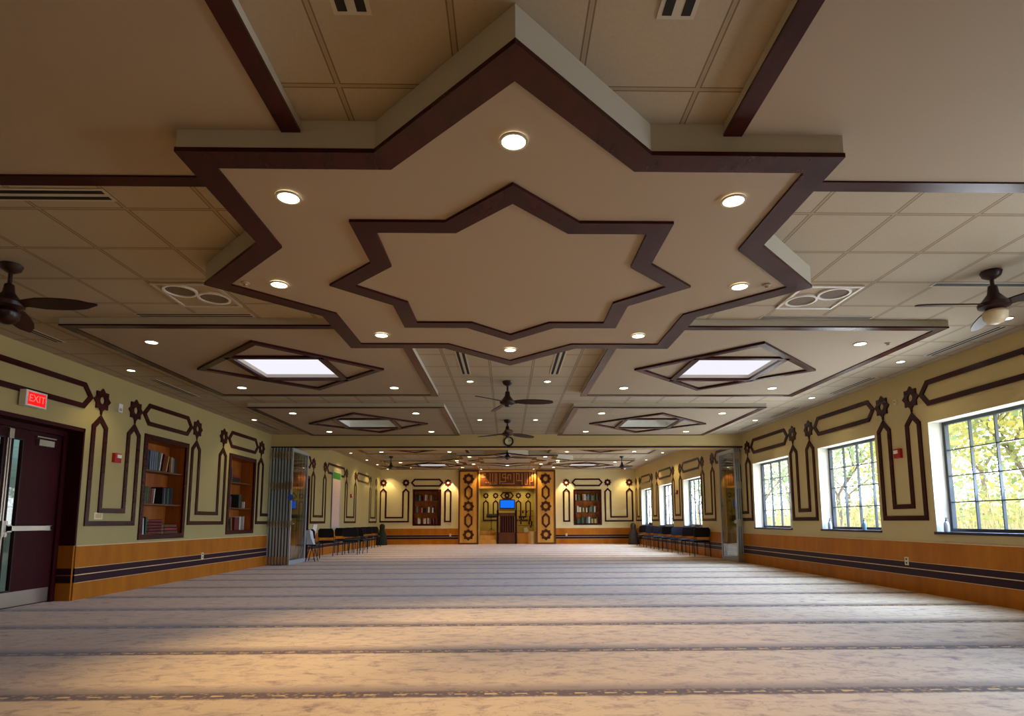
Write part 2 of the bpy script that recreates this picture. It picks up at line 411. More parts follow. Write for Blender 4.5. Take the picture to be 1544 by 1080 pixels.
# wainscot
def wainscot(name, fr, runs, label):
    mb = MB(); b1 = MB(); st = MB()
    for a, b in runs:
        P = lambda m, v0, v1, d: m.prism(fr, rect(a, b, v0, v1), 0.0, d)
        P(mb, 0, .728, .018)
        P(b1, .238, .335, .024); P(b1, .347, .435, .024)
        P(st, .335, .347, .026); P(st, .432, .439, .026); P(st, .231, .238, .026); P(st, .728, .742, .022)
    o = structure(mb.build(name, ORANGE), label, 'wainscot')
    b1.build('dark_band', BAND, o); st.build('edge_strip', PALE, o)
    return o
wainscot('baseboard_left', FL, [(YR, 6.42), (8.36, 16.55), (17.93, YF)], 'honey wood wainscot with double dark stripe along left wall')
wainscot('baseboard_right', FR, [(YR, YF)], 'honey wood wainscot with double dark stripe under the windows')
wainscot('baseboard_far', FF(YF), [(-W+.02, -2.31), (2.2, W-.02)], 'honey wood wainscot with double dark stripe on far wall')

# windows
for i, (a, b) in enumerate(WIN):
    D = .2
    mb = MB()
    for (p, q) in (((a, WZ0), (a, WZ1)), ((a, WZ1), (b, WZ1)), ((b, WZ1), (b, WZ0))):
        mb.add([FR(*p, 0), FR(*q, 0), FR(*q, -D-.06), FR(*p, -D-.06)], [(0, 1, 2, 3)])
    w = structure(mb.build('window_%d' % (i+1), REVEAL), ['bright window nearest the viewpoint, cut by the picture edge', 'second bright window from the viewpoint with a bottle on the sill', 'third bright window, just before the glass partition', 'first bright window beyond the glass partition', 'middle bright window beyond the glass partition', 'farthest bright window near the far corner'][i], 'window')
    mb = MB(); f = .045
    outer = rect(a, b, WZ0, WZ1); inner = offset(outer, f)
    mb.ring(FR, outer, inner, -D-.06, -D)
    fr_ = mb.build('window_frame', WFRAME, w)
    mb = MB(); n = 4
    for k in range(1, n):
        u = a+f + (b-a-2*f)*k/n; mb.prism(FR, rect(u-.007, u+.007, WZ0+f, WZ1-f), -D-.05, -D-.01)
        v = WZ0+f + (WZ1-WZ0-2*f)*k/n; mb.prism(FR, rect(a+f, b-f, v-.007, v+.007), -D-.05, -D-.01)
    mb.build('muntin_grid', WFRAME, w)
    MB().prism(FR, rect(a+f, b-f, WZ0+f, WZ1-f), -D-.034, -D-.03).build('window_pane', GLASS, w)
    MB().prism(FR, rect(a-.02, b+.02, WZ0-.035, WZ0), -D, .03).build('window_sill', SILL, w)

# ------------------------------------------------------------------ ceiling panels and stars
ordn = ['first', 'second', 'third', 'fourth']
def star_panel(cx, cy, r, zs, zc, label, ri):
    t = thing('ceiling_star', label, 'ceiling star', (cx, cy, zc))
    o = star(cx, cy, r)
    MB().prism(FD(zc), o, 0.001, zc-zs-.012).build('panel', FASCIA, t)
    MB().prism(FD(zs), offset(o, .05), -.013, -.004).build('soffit_face', SOFFIT, t)
    MB().ring(FD(zs), offset(o, -.006), offset(o, .15), -.014, .012).build('outer_trim', DARKWOOD, t)
    o2 = star(cx, cy, ri)
    MB().ring(FD(zs), o2, offset(o2, .15), -.014, .016).build('inner_trim', DARKWOOD, t)
star_panel(0, 4.885, 2.60, ZS, ZC, 'big eight-pointed star panel hanging overhead with dark double trim', 1.55)
star_panel(-.03, 21.9, 2.45, ZS2, ZC2, 'distant eight-pointed star panel beyond the beam', 1.46)

def sky_panel(i, cx, cy, hx, zp, zc, label, skymat, shaft=0):
    t = thing('ceiling_panel', label, 'ceiling panel', (cx, cy, zc))
    h = 1.82 if zp == ZP else 1.8
    hole = [(cx-HO, cx+HO, cy-HO, cy+HO)]
    x0, x1, y0, y1 = cx-h, cx+h, cy-h, cy+h
    mb = sheet(FD(zp), x0, x1, y0, y1, hole)
    mb.build('soffit_face', SOFFIT, t)
    mb = MB()
    mb.ring(FD(zp), rect(x0, x1, y0, y1), rect(x0+.02, x1-.02, y0+.02, y1-.02), -(zc-zp)+.001, -.002)
    mb.build('fascia', FASCIA, t)
    MB().ring(FD(zp), offset(rect(x0, x1, y0, y1), -.004), offset(rect(x0, x1, y0, y1), .1), -.004, .012).build('edge_trim', DARKWOOD, t)
    s = thing('skylight', SKYLAB[i], 'skylight', (cx, cy, zp))
    s['label'] = SKYLAB[i]
    o = [(cx, cy-1.285), (cx+1.285, cy), (cx, cy+1.285), (cx-1.285, cy)]
    MB().ring(FD(zp), o, offset(o, .085), -.003, .03).build('diamond_frame', DARKWOOD, s)
    q = rect(cx-HO-.08, cx+HO+.08, cy-HO-.08, cy+HO+.08)
    MB().ring(FD(zp), q, offset(q, .085), -.003, .03).build('opening_frame', DARKWOOD, s)
    sh = shaft or .055
    mb = MB().ring(FD(zp), rect(cx-HO, cx+HO, cy-HO, cy+HO), offset(rect(cx-HO, cx+HO, cy-HO, cy+HO), .004), -sh, -.0)
    mb.build('shaft', FASCIA if not shaft else REVEAL, s)
    MB().prism(FD(zp), rect(cx-HO+.004, cx+HO-.004, cy-HO+.004, cy+HO-.004), -sh-.004, -sh+.004).build('diffuser', skymat, s)
PANLAB = ['left dropped panel of the pair just past the big star', 'right dropped panel of the pair just past the big star', 'left dropped panel of the pair right before the beam', 'right dropped panel of the pair right before the beam',
          'left dropped panel just beyond the beam', 'right dropped panel just beyond the beam', 'left dropped panel next to the far wall', 'right dropped panel next to the far wall']
SKYLAB = ['brightest left skylight, glowing white in its dark diamond frame', 'brightest right skylight, glowing white in its dark diamond frame', 'dim grey left skylight in dark diamond frame before the beam', 'dim grey right skylight in dark diamond frame before the beam',
          'left skylight half hidden just beyond the beam', 'right skylight half hidden just beyond the beam', 'thin glowing left skylight near the far wall', 'thin glowing right skylight near the far wall']
for i, (x, y, z) in enumerate(SKY):
    near = z == ZP
    sky_panel(i, x, y, 1.82, z, ZC if near else ZC2, PANLAB[i], SKYL2 if i in (2, 3) else SKYL, .45 if i in (2, 3) else 0)
# the two plain panels above and beside the viewpoint
for sx, lb in ((-1, 'large plain dropped panel overhead, left of the big star'), (1, 'large plain dropped panel overhead, right of the big star')):
    x0, x1, y0, y1 = sorted((sx*1.172, sx*4.86)) + [-.06, 3.585]
    t = thing('ceiling_panel', lb, 'ceiling panel', ((x0+x1)/2, 1.76, ZC))
    MB().prism(FD(3.185), rect(x0+.03, x1-.03, y0+.03, y1-.03), -.05, 0).build('soffit_face', SOFFIT, t)
    q = rect(x0, x1, y0, y1)
    MB().ring(FD(3.185), q, offset(q, .02), -(ZC-3.185)+.001, -.003).build('fascia', FASCIA, t)
    MB().ring(FD(3.185), offset(q, -.004), offset(q, .1), -.004, .012).build('edge_trim', DARKWOOD, t)

# ------------------------------------------------------------------ recessed lights
def spot(loc, energy, col, angle=95, blend=.8, size=.05, aim=None):
    l = bpy.data.lights.new('downlight_lamp', 'SPOT'); l.energy = energy; l.color = col; l.spot_size = R(angle); l.spot_blend = blend; l.shadow_soft_size = size
    o = bpy.data.objects.new('downlight_lamp', l); COL.objects.link(o); o.location = loc
    if aim: o.rotation_euler = (Vector(aim)-Vector(loc)).to_track_quat('-Z', 'Y').to_euler()
    return o
def downlight(x, y, z, label, r=.064, group=None, proto=[None, None]):
    k = 0 if r > .055 else 1
    if proto[k] is None:
        t = thing('recessed_light', label, 'downlight', (x, y, z), 0, group)
        MB().ring(FD(0), circle(0, 0, r*1.2, 20), circle(0, 0, r, 20), -.004, .006).build('trim_ring', FASCIA, t, world=False)
        MB().prism(FD(0), circle(0, 0, r*1.01, 20), -.002, .002).build('lens', LENS if k == 0 else LENS2, t, world=False)
        proto[k] = t
        return t
    return dup(proto[k], (x, y, z), None, label, group)
WARM = (1, .70, .34); WARM2 = (1, .80, .52)
tipn = ['near tip', 'near right tip', 'right tip', 'far right tip', 'far tip', 'far left tip', 'left tip', 'near left tip']
for k in range(8):
    a = math.pi*k/4
    x, y = 1.975*math.sin(a), 4.885-1.975*math.cos(a)*.985
    if k == 4: y = 6.80
    downlight(x, y, ZS-.006, 'round downlight in the %s of the big ceiling star' % tipn[k], .064, 'downlights in the big ceiling star')
    spot((x, y, ZS-.05), (150, 90, 55, 130, 210, 210, 210, 190)[k], ((1, .82, .54) if k in (3, 4, 5) else (1, .78, .44)), (96, 90, 80, 76, 70, 70, 56, 90)[k], 1)
for k in range(8):
    a = math.pi*k/4
    x, y = 1.87*math.sin(a)-.03, 21.9-1.87*math.cos(a)
    downlight(x, y, ZS2-.006, 'small distant downlight in the %s of the far star' % tipn[k], .07, 'downlights in the far ceiling star')
    if k % 2 == 0: spot((x, y, ZS2-.05), 70, WARM2, 110, .8)
for i, (cx, cy, z) in enumerate(SKY):
    hs = 1.2 if z == ZP else 1.14
    for sx in (-1, 1):
        for sy in (-1, 1):
            if i < 2 and sy < 0 and sx*cx < 0: continue      # that corner runs under the star
            if z == ZP2 and i < 6 and sy < 0: continue       # hidden by the beam
            lab = '%s %s downlight of the %s' % ('near' if sy < 0 else 'far', 'left' if sx < 0 else 'right', PANLAB[i])
            downlight(cx+sx*hs, cy+sy*hs, z-.004, lab, .064, 'downlights round the ' + SKYLAB[i][:40])
    spot((cx, cy, z-.06), 30 if z == ZP else 230, WARM2, 120, .9, .4)
small = [(5.45, 6.18, ZC, 'right wall beside the right fan'), (5.45, 7.96, ZC, 'right wall above the nearest window gap'), (5.45, 10.39, ZC, 'right wall above the second window'), (5.42, 12.78, ZC, 'right wall above the third window'),
         (-5.48, 8.5, ZC, 'left wall above the door corner'), (-5.48, 12.71, ZC, 'left wall above the second bookcase'),
         (-.62, 9.16, ZC, 'middle aisle, left of the first fan'), (.6, 9.16, ZC, 'middle aisle, right of the first fan'), (-.63, 12.72, ZC, 'middle aisle, left of the second fan'), (.58, 12.72, ZC, 'middle aisle, right of the second fan'),
         (-5.55, 20.9, ZC2, 'far bay left wall, first from the beam'), (-5.55, 23.3, ZC2, 'far bay left wall, second from the beam'), (-5.55, 25.2, ZC2, 'far bay left wall, third from the beam'), (-5.55, 27.4, ZC2, 'far left corner'),
         (5.5, 20.9, ZC2, 'far bay right wall, first from the beam'), (5.5, 23.4, ZC2, 'far bay right wall, second from the beam'), (5.45, 27.4, ZC2, 'far right corner')]
for x, y, z, s in small:
    downlight(x, y, z-.004, 'small round ceiling downlight, ' + s, .05, 'small downlights in the tile ceiling')
    if abs(x) > 5: spot((x, y, z-.05), (20 if x < 0 else 8) if y < 15 else 50, (1, .78, .36) if (x < 0 or y > 16) else (1, .9, .7), 110, .7)
# wall washers at the far wall
for x, e in ((-2.78, 130), (2.72, 130), (-5.6, 30), (5.5, 30)):
    spot((x, YF-.28, 3.22), e, (1, .78, .42), 76, .5, .02, (x, YF-.05, 1.2))
for x in (-1.25, 1.2):
    downlight(x, YF-.3, ZC2-.004, 'warm downlight at the top %s corner of the niche' % ('left' if x < 0 else 'right'), .05)
    spot((x, YF-.25, 3.42), 95, (1, .66, .26), 80, .5, .02, (x, YF-.1, 2.2))
for x in (-.7, .7):
    spot((x, 29.0, 2.85), 50, (1, .8, .42), 140, .9, .05)

# ------------------------------------------------------------------ air slots, speakers, sprinklers
def slot_vent(x0, x1, y0, y1, z, label, n=2):
    along_x = (x1-x0) > (y1-y0)
    t = thing('slot_vent', label, 'air vent', ((x0+x1)/2, (y0+y1)/2, z))
    MB().box(x0-.02, x1+.02, y0-.02, y1+.02, z-.006, z-.0005).build('frame', FASCIA, t)
    for k in range(n):
        m = MB()
        if along_x:
            w = (y1-y0)/(2*n-1) if n > 1 else y1-y0; m.box(x0, x1, y0+2*k*w, y0+2*k*w+w, z-.008, z-.0062)
        else:
            w = (x1-x0)/(2*n-1) if n > 1 else x1-x0; m.box(x0+2*k*w, x0+2*k*w+w, y0, y1, z-.008, z-.0062)
        m.build('slot', SLOT, t)
for y0, y1, s in ((5.6, 7.13, 'nearest, above the door'), (9.05, 10.3, 'above the first bookcase'), (12.95, 14.1, 'above the second bookcase')):
    slot_vent(-5.53, -5.45, y0, y1, ZC, 'long ceiling slot vent along left wall, ' + s)
for y0, y1, s in ((6.45, 7.64, 'above the nearest window'), (8.87, 10.05, 'after the first medallion pair'), (11.27, 12.4, 'between second and third window'), (13.05, 14.15, 'above the third window')):
    slot_vent(5.58, 5.67, y0, y1, ZC, 'long ceiling slot vent along right wall, ' + s)
slot_vent(-3.95, -2.76, 6.12, 6.2, ZC, 'crosswise slot vent left of the big star')
slot_vent(2.73, 3.93, 6.14, 6.2, ZC, 'crosswise slot vent right of the big star')
slot_vent(3.97, 5.1, 5.23, 5.29, ZC, 'crosswise slot vent behind the right fan', 1)
slot_vent(-4.4, -2.73, 3.76, 3.87, ZC, 'crosswise slot vent at the near left picture edge')
slot_vent(-.765, -.64, 1.5, 2.33, ZC, 'slot vent overhead, left of the star tip')
slot_vent(.64, .765, 1.5, 2.33, ZC, 'slot vent overhead, right of the star tip')
slot_vent(-.7, -.595, 7.3, 8.68, ZC, 'lengthwise slot vent past the star, left of the aisle')
slot_vent(.62, .725, 7.3, 8.68, ZC, 'lengthwise slot vent past the star, right of the aisle')
def speaker(x0, y0, label, drivers, edge):
    t = thing('ceiling_speaker', label, 'ceiling speaker', (x0+.305, y0+.3, ZC))
    q = rect(x0+.01, x0+.6, y0+.01, y0+.6)
    MB().prism(FD(ZC), q, .0008, .008).build('plate', GRILLE, t)
    MB().ring(FD(ZC), q, offset(q, .025), .008, .02).build('frame', edge, t)
    for cx, cy in drivers:
        g = MB().prism(FD(ZC), circle(cx, cy, .13, 24), .008, .016).build('driver', paint('driver grey', srgb(120, 104, 86), .7, .1, 50) if 'driver grey' not in MATS else MATS['driver grey'], t)
        MB().ring(FD(ZC), circle(cx, cy, .15, 24), circle(cx, cy, .128, 24), .008, .026).build('driver_rim', WHITE, g)
speaker(2.73, 5.28, 'square ceiling speaker tile with two round drivers, right of the star', ((2.9, 5.645), (3.13, 5.46)), WHITE)
speaker(-3.33, 5.28, 'square ceiling speaker tile with two round drivers, left of the star', ((-3.13, 5.46), (-2.9, 5.645)), FASCIA)
for x, y, z, s in ((-2.25, 4.86, ZS, 'left tip of the big star'), (2.2, 4.86, ZS, 'right tip of the big star'), (4.55, 6.85, ZP, 'right panel past the star')):
    o = MB().lathe([(.035, 0), (.035, -.006), (.018, -.012), (.012, -.026), (.02, -.03), (.02, -.033)], (x, y, z), 12).build('sprinkler', GRILLE, None, (x, y, z))
    tag(o, 'tiny round sprinkler head on the ' + s, 'sprinkler')

# ------------------------------------------------------------------ fans
def fan(x, y, z, drop, rz, label, globe, blade=.72):
    t = thing('ceiling_fan', label, 'ceiling fan', (x, y, z), rz)
    B = lambda m, n, mat, p=t, sm=True: m.build(n, mat, p, smooth=sm, world=False)
    B(MB().lathe([(.075, 0), (.085, -.01), (.07, -.05), (.03, -.075), (.018, -.08)], seg=20), 'canopy', FANWOOD)
    B(MB().tube([(0, 0, -.06), (0, 0, -drop+.15)], .016), 'downrod', FANWOOD)
    B(MB().lathe([(.02, -drop+.17), (.035, -drop+.16), (.045, -drop+.09), (.09, -drop+.03), (.125, -drop), (.12, -drop-.03), (.08, -drop-.05), (.06, -drop-.055)], seg=24), 'motor_housing', FANWOOD)
    g = [(.078, -drop-.062), (.095, -drop-.085), (.09, -drop-.13), (.06, -drop-.17), (.02, -drop-.185)] if globe else [(.05, -drop-.055), (.045, -drop-.075), (.02, -drop-.085)]
    B(MB().lathe(g, seg=20), 'light_globe', globe or FANWOOD)
    for k in range(3):
        a = 2*math.pi*k/3; m = MB(); rows = []
        for i, (r, w, dz) in enumerate([(.1, .035, 0), (.16, .04, .005), (.28, .066, .0), (.42, .076, -.006), (.56, .072, -.012), (.66, .056, -.016), (.71, .032, -.018), (blade, .006, -.019)]):
            p = R(24 - 12*r/blade)
            for sgn in (-1, 1):
                yy = sgn*w*math.cos(p); zz = -drop-.01+dz - sgn*w*math.sin(p)
                for th in (.006, -.006):
                    m.v.append((r*math.cos(a)-yy*math.sin(a), r*math.sin(a)+yy*math.cos(a), zz+th))
        for i in range(7):
            o = i*4
            m.f += [(o, o+4, o+6, o+2), (o+1, o+3, o+7, o+5), (o, o+1, o+5, o+4), (o+2, o+6, o+7, o+3)]
        m.f += [(0, 2, 3, 1), (28, 29, 31, 30)]
        B(m, 'blade', FANWOOD)
    return t
fan(-4.27, 4.93, ZC, .34, R(-3), 'dark ceiling fan at the left picture edge', GLOBE_SHADE, .78)
fan(4.27, 4.97, ZC, .3, R(182), 'dark ceiling fan with frosted globe near the right picture edge', GLOBE, .72)
fan(-.03, 9.16, ZC, .33, R(-10), 'dark ceiling fan in the middle aisle just past the star', None)
fan(-.03, 12.75, ZC, .3, R(35), 'dark ceiling fan in the middle aisle before the beam', None)
fan(-4.35, 22.0, ZC2, .4, R(10), 'distant dark ceiling fan over the far bay, left', None)
fan(4.27, 22.1, ZC2, .4, R(50), 'distant dark ceiling fan over the far bay, right', None)
fan(-.03, 19.4, ZC2, .32, R(0), 'dark ceiling fan just beyond the beam, below the clock', None)

# ------------------------------------------------------------------ wall ornaments
TW = .072
def hexframe(fr, u0, u1, z, label, dz=0):
    h = .185; k = .165
    o = [(u0, z), (u0+k, z-h), (u1-k, z-h), (u1, z), (u1-k, z+h), (u0+k, z+h)]
    m = MB().ring(fr, o, offset(o, TW), .0, .02)
    tag(m.build('hexagon_moulding', DARKWOOD, None, fr((u0+u1)/2, z, 0)), label, 'wall moulding', 'long hexagon mouldings along the walls')
def medallion(fr, u, z, label, r=.178, hole=.055, mat=None):
    o = star(u, z, r, .76); i = circle(u, z, hole, 16)
    m = MB().ring(fr, o, i, 0, .022)
    for du, dv in ((0, -1),):      # small link to the arch below
        m.prism(fr, [(u-.012, z-r-.035), (u+.012, z-r-.035), (u+.02, z-r+.02), (u-.02, z-r+.02)], 0, .018)
    return tag(m.build('star_medallion', mat or DARKWOOD, None, fr(u, z, 0)), label, 'wall medallion', 'eight-pointed star medallions on the walls')
def arch_u(fr, a, b, zt, label, zb=1.005, zi=1.265):
    """U-shaped double moulding whose two arms end in points at u=a and u=b"""
    k = .165; sh = zt-.165
    if b is None:
        o = [(a-k, zb), (a+k, zb), (a+k, sh), (a, zt), (a-k, sh)]
    else:
        o = [(a-k, zb), (b+k, zb), (b+k, sh), (b, zt), (b-k, sh), (b-k, zi), (a+k, zi), (a+k, sh), (a, zt), (a-k, sh)]
    m = MB().ring(fr, o, offset(o, TW), 0, .02)
    tag(m.build('arched_moulding', DARKWOOD, None, fr(a, zb, 0)), label, 'wall moulding', 'pointed arch mouldings along the walls')
ZM, ZT = 2.827, 2.612
Lp = [(8.65, 9.44, 'between door and first bookcase'), (11.34, 12.41, 'between the two left bookcases'), (14.33, 15.2, 'behind the left folding partition'), (18.22, 19.37, 'on left wall past the far side door'), (21.97, 23.28, 'on left wall past the tall poster'), (25.84, 26.98, 'on left wall at the far corner')]
Rp = [(8.55, 9.23, 'between first and second window'), (11.56, 12.24, 'between second and third window'), (14.6, 15.25, 'behind the right folding partition'), (17.19, 18.08, 'on right wall just past the partition'), (20.43, 21.31, 'between fourth and fifth window'), (23.68, 24.5, 'between fifth and sixth window'), (26.74, 27.5, 'on right wall at the far corner')]
for P, fr, dz in ((Lp, FL, 0), (Rp, FR, .022)):
    for a, b, s in P:
        arch_u(fr, a, b, ZT+dz, 'dark U-shaped moulding with pointed arms, ' + s, 1.005+dz*1.6, 1.265+dz)
        medallion(fr, a, ZM+dz, 'dark star medallion, nearer of the pair ' + s)
        medallion(fr, b, ZM+dz, 'dark star medallion, farther of the pair ' + s)
for u0, u1, s in ((6.35, 8.46, 'above the door'), (9.625, 11.165, 'above the first bookcase'), (12.6, 14.15, 'above the second bookcase'), (16.5, 18.03, 'above the far side door'), (19.56, 21.79, 'behind the tall poster'), (23.46, 25.66, 'on left wall near the far corner')):
    hexframe(FL, u0, u1, ZM, 'dark long hexagon moulding ' + s)
for u0, u1, s in ((6.4, 8.37, 'above the nearest window'), (9.42, 11.37, 'above the second window'), (12.43, 14.41, 'above the third window'), (15.5, 17.0, 'above the right partition stack'), (18.27, 20.24, 'above the fourth window'), (21.5, 23.49, 'above the fifth window'), (24.69, 26.55, 'above the sixth window')):
    hexframe(FR, u0, u1, ZM+.022, 'dark long hexagon moulding ' + s)
F = FF(YF)
for a, b, s in ((-5.82, -4.77, 'far wall left of the bookcase'), (-2.81, None, 'far wall left of the niche'), (2.74, None, 'far wall right of the niche'), (4.69, 5.71, 'far wall right of the bookcase')):
    arch_u(F, a, b, 2.61, 'dark pointed moulding on the ' + s, 1.02, 1.28)
    medallion(F, a, 2.86, 'dark star medallion on the %s, %s' % (s, 'left one' if b else 'alone'))
    if b: medallion(F, b, 2.86, 'dark star medallion on the %s, right one' % s)
hexframe(F, -4.55, -3.02, 2.86, 'dark long hexagon moulding above the far left bookcase')
hexframe(F, 2.98, 4.47, 2.86, 'dark long hexagon moulding above the far right bookcase')
F2 = FF(NY)
for x, s in ((-1.1, 'first'), (-.615, 'second'), (.52, 'third'), (1.0, 'fourth')):
    medallion(F2, x, 2.325, 'small star medallion inside the niche, %s from the left' % s, .155, .06)
for x0, x1, s in ((-1.1, -.615, 'left'), (.52, 1.0, 'right')):
    k = .14
    o = [(x0-k, 1.08), (x1+k, 1.08), (x1+k, 1.98), (x1, 2.11), (x1-k, 1.98), (x1-k, 1.3), (x0+k, 1.3), (x0+k, 1.98), (x0, 2.11), (x0-k, 1.98)]
    tag(MB().ring(F2, o, offset(o, .06), 0, .02).build('arched_moulding', DARKWOOD, None, (x0, NY, 1.08)), 'dark U-shaped moulding inside the niche, ' + s + ' side', 'wall moulding', 'pointed arch mouldings in the niche')
o = [(-.4, 2.325), (-.26, 2.15), (.16, 2.15), (.3, 2.325), (.16, 2.5), (-.26, 2.5)]
m = MB().ring(F2, o, offset(o, .06), 0, .02); m.ring(F2, star(-.05, 2.325, .15), circle(-.05, 2.325, .05), 0, .022)
tag(m.build('hexagon_moulding', DARKWOOD, None, (-.05, NY, 2.325)), 'dark hexagon with star inside the niche, above the screen', 'wall moulding')

# ------------------------------------------------------------------ niche surround
PIERDARK = paint('dark inlay wood', srgb(78, 38, 22), .5, .05, 4, spec=.2)
for x0, x1, s in ((-2.31, -1.37, 'left'), (1.3, 2.22, 'right')):
    t = thing('niche_pier', 'honey wood pier with dark ornaments, %s of the niche' % s, 'pier', ((x0+x1)/2, YF, 0))
    MB().box(x0, x1, YF-.1, YF-.003, 0, 3.44).build('pier_panel', HONEY, t)
    q = rect(x0, x1, 0, 3.44); fr = FF(YF-.1)
    MB().ring(fr, q, offset(q, .075), -.01, .02).build('pier_edging', BROWNWOOD, t)
    cx = (x0+x1)/2
    for z in (3.03, 1.75, .44):
        MB().ring(fr, star(cx, z, .275, .78), circle(cx, z, .11), 0, .02).build('star_ornament', PIERDARK, t)
    for z in (2.39, 1.095):
        o = [(cx, z-.36), (cx+.19, z-.17), (cx+.19, z+.17), (cx, z+.36), (cx-.19, z+.17), (cx-.19, z-.17)]
        MB().ring(fr, o, offset(o, .085), 0, .02).build('hexagon_ornament', PIERDARK, t)
t = thing('niche_header', 'brown wooden panel of carved geometric lettering above the niche', 'carved panel', (0, YF, 2.58))
MB().box(-1.37, 1.3, YF-.06, YF+.01, 2.58, 3.44).build('panel_board', BROWNWOOD, t)
q = rect(-1.37, 1.3, 2.58, 3.44)
MB().ring(FF(YF-.06), q, [(-1.31, 2.68), (1.24, 2.68), (1.24, 3.36), (-1.31, 3.36)], -.01, .03).build('panel_frame', HONEY, t)
KUF = paint('carved letter wood', srgb(214, 144, 78), .4, .05, 4)
m = MB(); fr = FF(YF-.06)
K = [(-.84, 2.78, 3.3), (-.72, 2.86, 3.3), (-.6, 2.78, 3.3), (-.53, 2.78, 3.3), (-.38, 2.78, 3.3), (-.25, 3.08, 3.26), (-.12, 2.9, 3.3), (0, 3.0, 3.24), (.12, 3.0, 3.24), (.28, 2.78, 3.3), (.4, 2.95, 3.3), (.52, 2.95, 3.28), (.66, 2.76, 3.3), (.8, 2.76, 3.32), (.9, 2.76, 3.32), (1.02, 2.74, 3.32), (1.14, 2.9, 3.34)]
for x, a, b in K: m.prism(fr, rect(x-.017, x+.017, a, b), 0, .014)
for x0, x1, z in ((-1.24, -1.04, 3.22), (-1.24, -1.04, 3.12), (-1.24, -1.04, 3.29), (-.84, -.53, 2.79), (-.38, -.1, 2.9), (-.25, -.02, 3.08), (-.25, -.1, 3.25), (0, .12, 3.23), (-.3, .3, 2.8), (.4, .52, 3.27), (.4, .66, 2.95), (.8, .9, 2.77), (1.02, 1.14, 2.9)):
    m.prism(fr, rect(x0, x1, z-.017, z+.017), 0, .014)
for x in (-1.02, -.92, -.76, -.66): m.prism(fr, rect(x-.022, x+.022, 2.84, 2.885), 0, .014)
m.build('carved_lettering', KUF, t)

# ------------------------------------------------------------------ things inside the niche
def simple(name, mat, label, cat, loc, mb, group=None, smooth=False):
    return tag(mb.build(name, mat, None, loc, smooth=smooth), label, cat, group)
YN = 28.0
t = thing('wooden_steps', 'honey wooden steps at the left inside the niche', 'steps', (-.94, YN, 0))
for k in range(3): MB().box(-1.36, -.57, YN+.22*k, YN+.66+.0, .2*k, .2*k+.2).build('step', HONEY, t)
t = thing('pulpit', 'dark wooden pulpit in the middle of the niche', 'pulpit', (-.05, 28.3, 0))
MB().box(-.45, .34, 28.15, 28.85, 0, .53).build('base', BROWNWOOD, t)
for x in (-.49, .37): MB().box(x-.05, x+.05, 28.12, 28.22, 0, 1.5).lathe([(.05, 0), (.06, .03), (.03, .09), (.005, .12)], (x, 28.17, 1.5), 10).build('post', DARKWOOD, t)
MB().box(-.4, .3, 28.18, 28.2, .53, 1.3).build('front_panel', DARKWOOD, t)
MB().box(-.45, .35, 28.15, 28.24, 1.3, 1.46).build('top_rail', BROWNWOOD, t)
for k in range(6): MB().box(-.36+.11*k, -.33+.11*k, 28.155, 28.18, .55, 1.28).build('slat', BROWNWOOD, t)
t = thing('wall_screen', 'blue lit screen on the niche wall above the pulpit', 'screen', (-.04, NY, 1.9))
MB().box(-.42, .345, NY-.06, NY-.005, 1.68, 2.13).build('screen_housing', BLACK, t)
MB().box(-.38, .305, NY-.064, NY-.0605, 1.72, 2.09).build('screen_glass', TVBLUE, t)
t = thing('music_stand', 'black tripod stand with flat tray left of the pulpit', 'stand', (-.8, 28.55, .6))
MB().tube([(-.8, 28.55, .62), (-.8, 28.55, 1.3)], .014).build('pole', BLACK, t)
MB().obox((-.77, 28.55, 1.34), (1, 0, 0), (0, .8, .6), (0, -.6, .8), .26, .1, .012).box(-1.03, -.51, 28.46, 28.5, 1.24, 1.3).build('tray', FABRIC, t)
for a in (30, 150, 270): MB().tube([(-.8, 28.55, .72), (-.8+.16*math.cos(R(a)), 28.55+.12*math.sin(R(a)), .605)], .01).build('leg', BLACK, t)
t = thing('wooden_chest', 'honey wooden box right of the pulpit', 'box', (.68, 28.3, 0))
MB().box(.44, .97, 28.2, 28.6, 0, .5).build('body', HONEY, t); MB().box(.43, .98, 28.19, 28.61, .5, .53).build('lid', ORANGE, t)
m = MB().lathe([(.16, 0), (.17, .02), (.165, .52), (.175, .55), (.175, .58), (.1, .585)], (1.11, 27.98, 0), 20)
simple('round_pedestal', BEIGE, 'pale round pedestal at the right end of the niche', 'pedestal', (1.11, 27.98, 0), m, smooth=True)
m = MB().box(.76, .92, 28.2, 28.34, .53, .72).box(.93, .96, 28.2, 28.34, .53, .68); m.obox((.84, 28.27, .735), (1, 0, .2), (0, 1, 0), (-.2, 0, 1), .09, .07, .015)
simple('white_carton', WHITE, 'small white carton standing on the wooden box', 'carton', (.84, 28.27, .53), m)
t = thing('display_rack', 'thin wooden rack hung with small dark items behind the box', 'rack', (.85, 28.95, 0))
for x in (.5, .98, 1.2): MB().tube([(x, 28.95, 0), (x, 28.95, 1.55)], .014).build('upright', HONEY, t)
for z in (1.56, 1.3, 1.05, .85): MB().tube([(.46, 28.95, z), (1.24, 28.95, z)], .012).build('rail', BROWNWOOD, t)
for j, (x, z, h) in enumerate(((.56, 1.3, .12), (.64, 1.3, .2), (.75, 1.3, .14), (.62, 1.05, .14), (1.06, 1.3, .24), (1.14, 1.05, .2), (1.02, 1.05, .16), (.9, 1.56, .1), (.72, 1.56, .12), (1.1, .85, .1))):
    o = MB().box(x-.035, x+.035, 28.92, 28.935, z-h, z-.012).build('hanging_pouch', BLACK)
    tag(o, 'tiny dark pouch hanging on the niche rack', 'pouch', 'pouches on the niche rack')

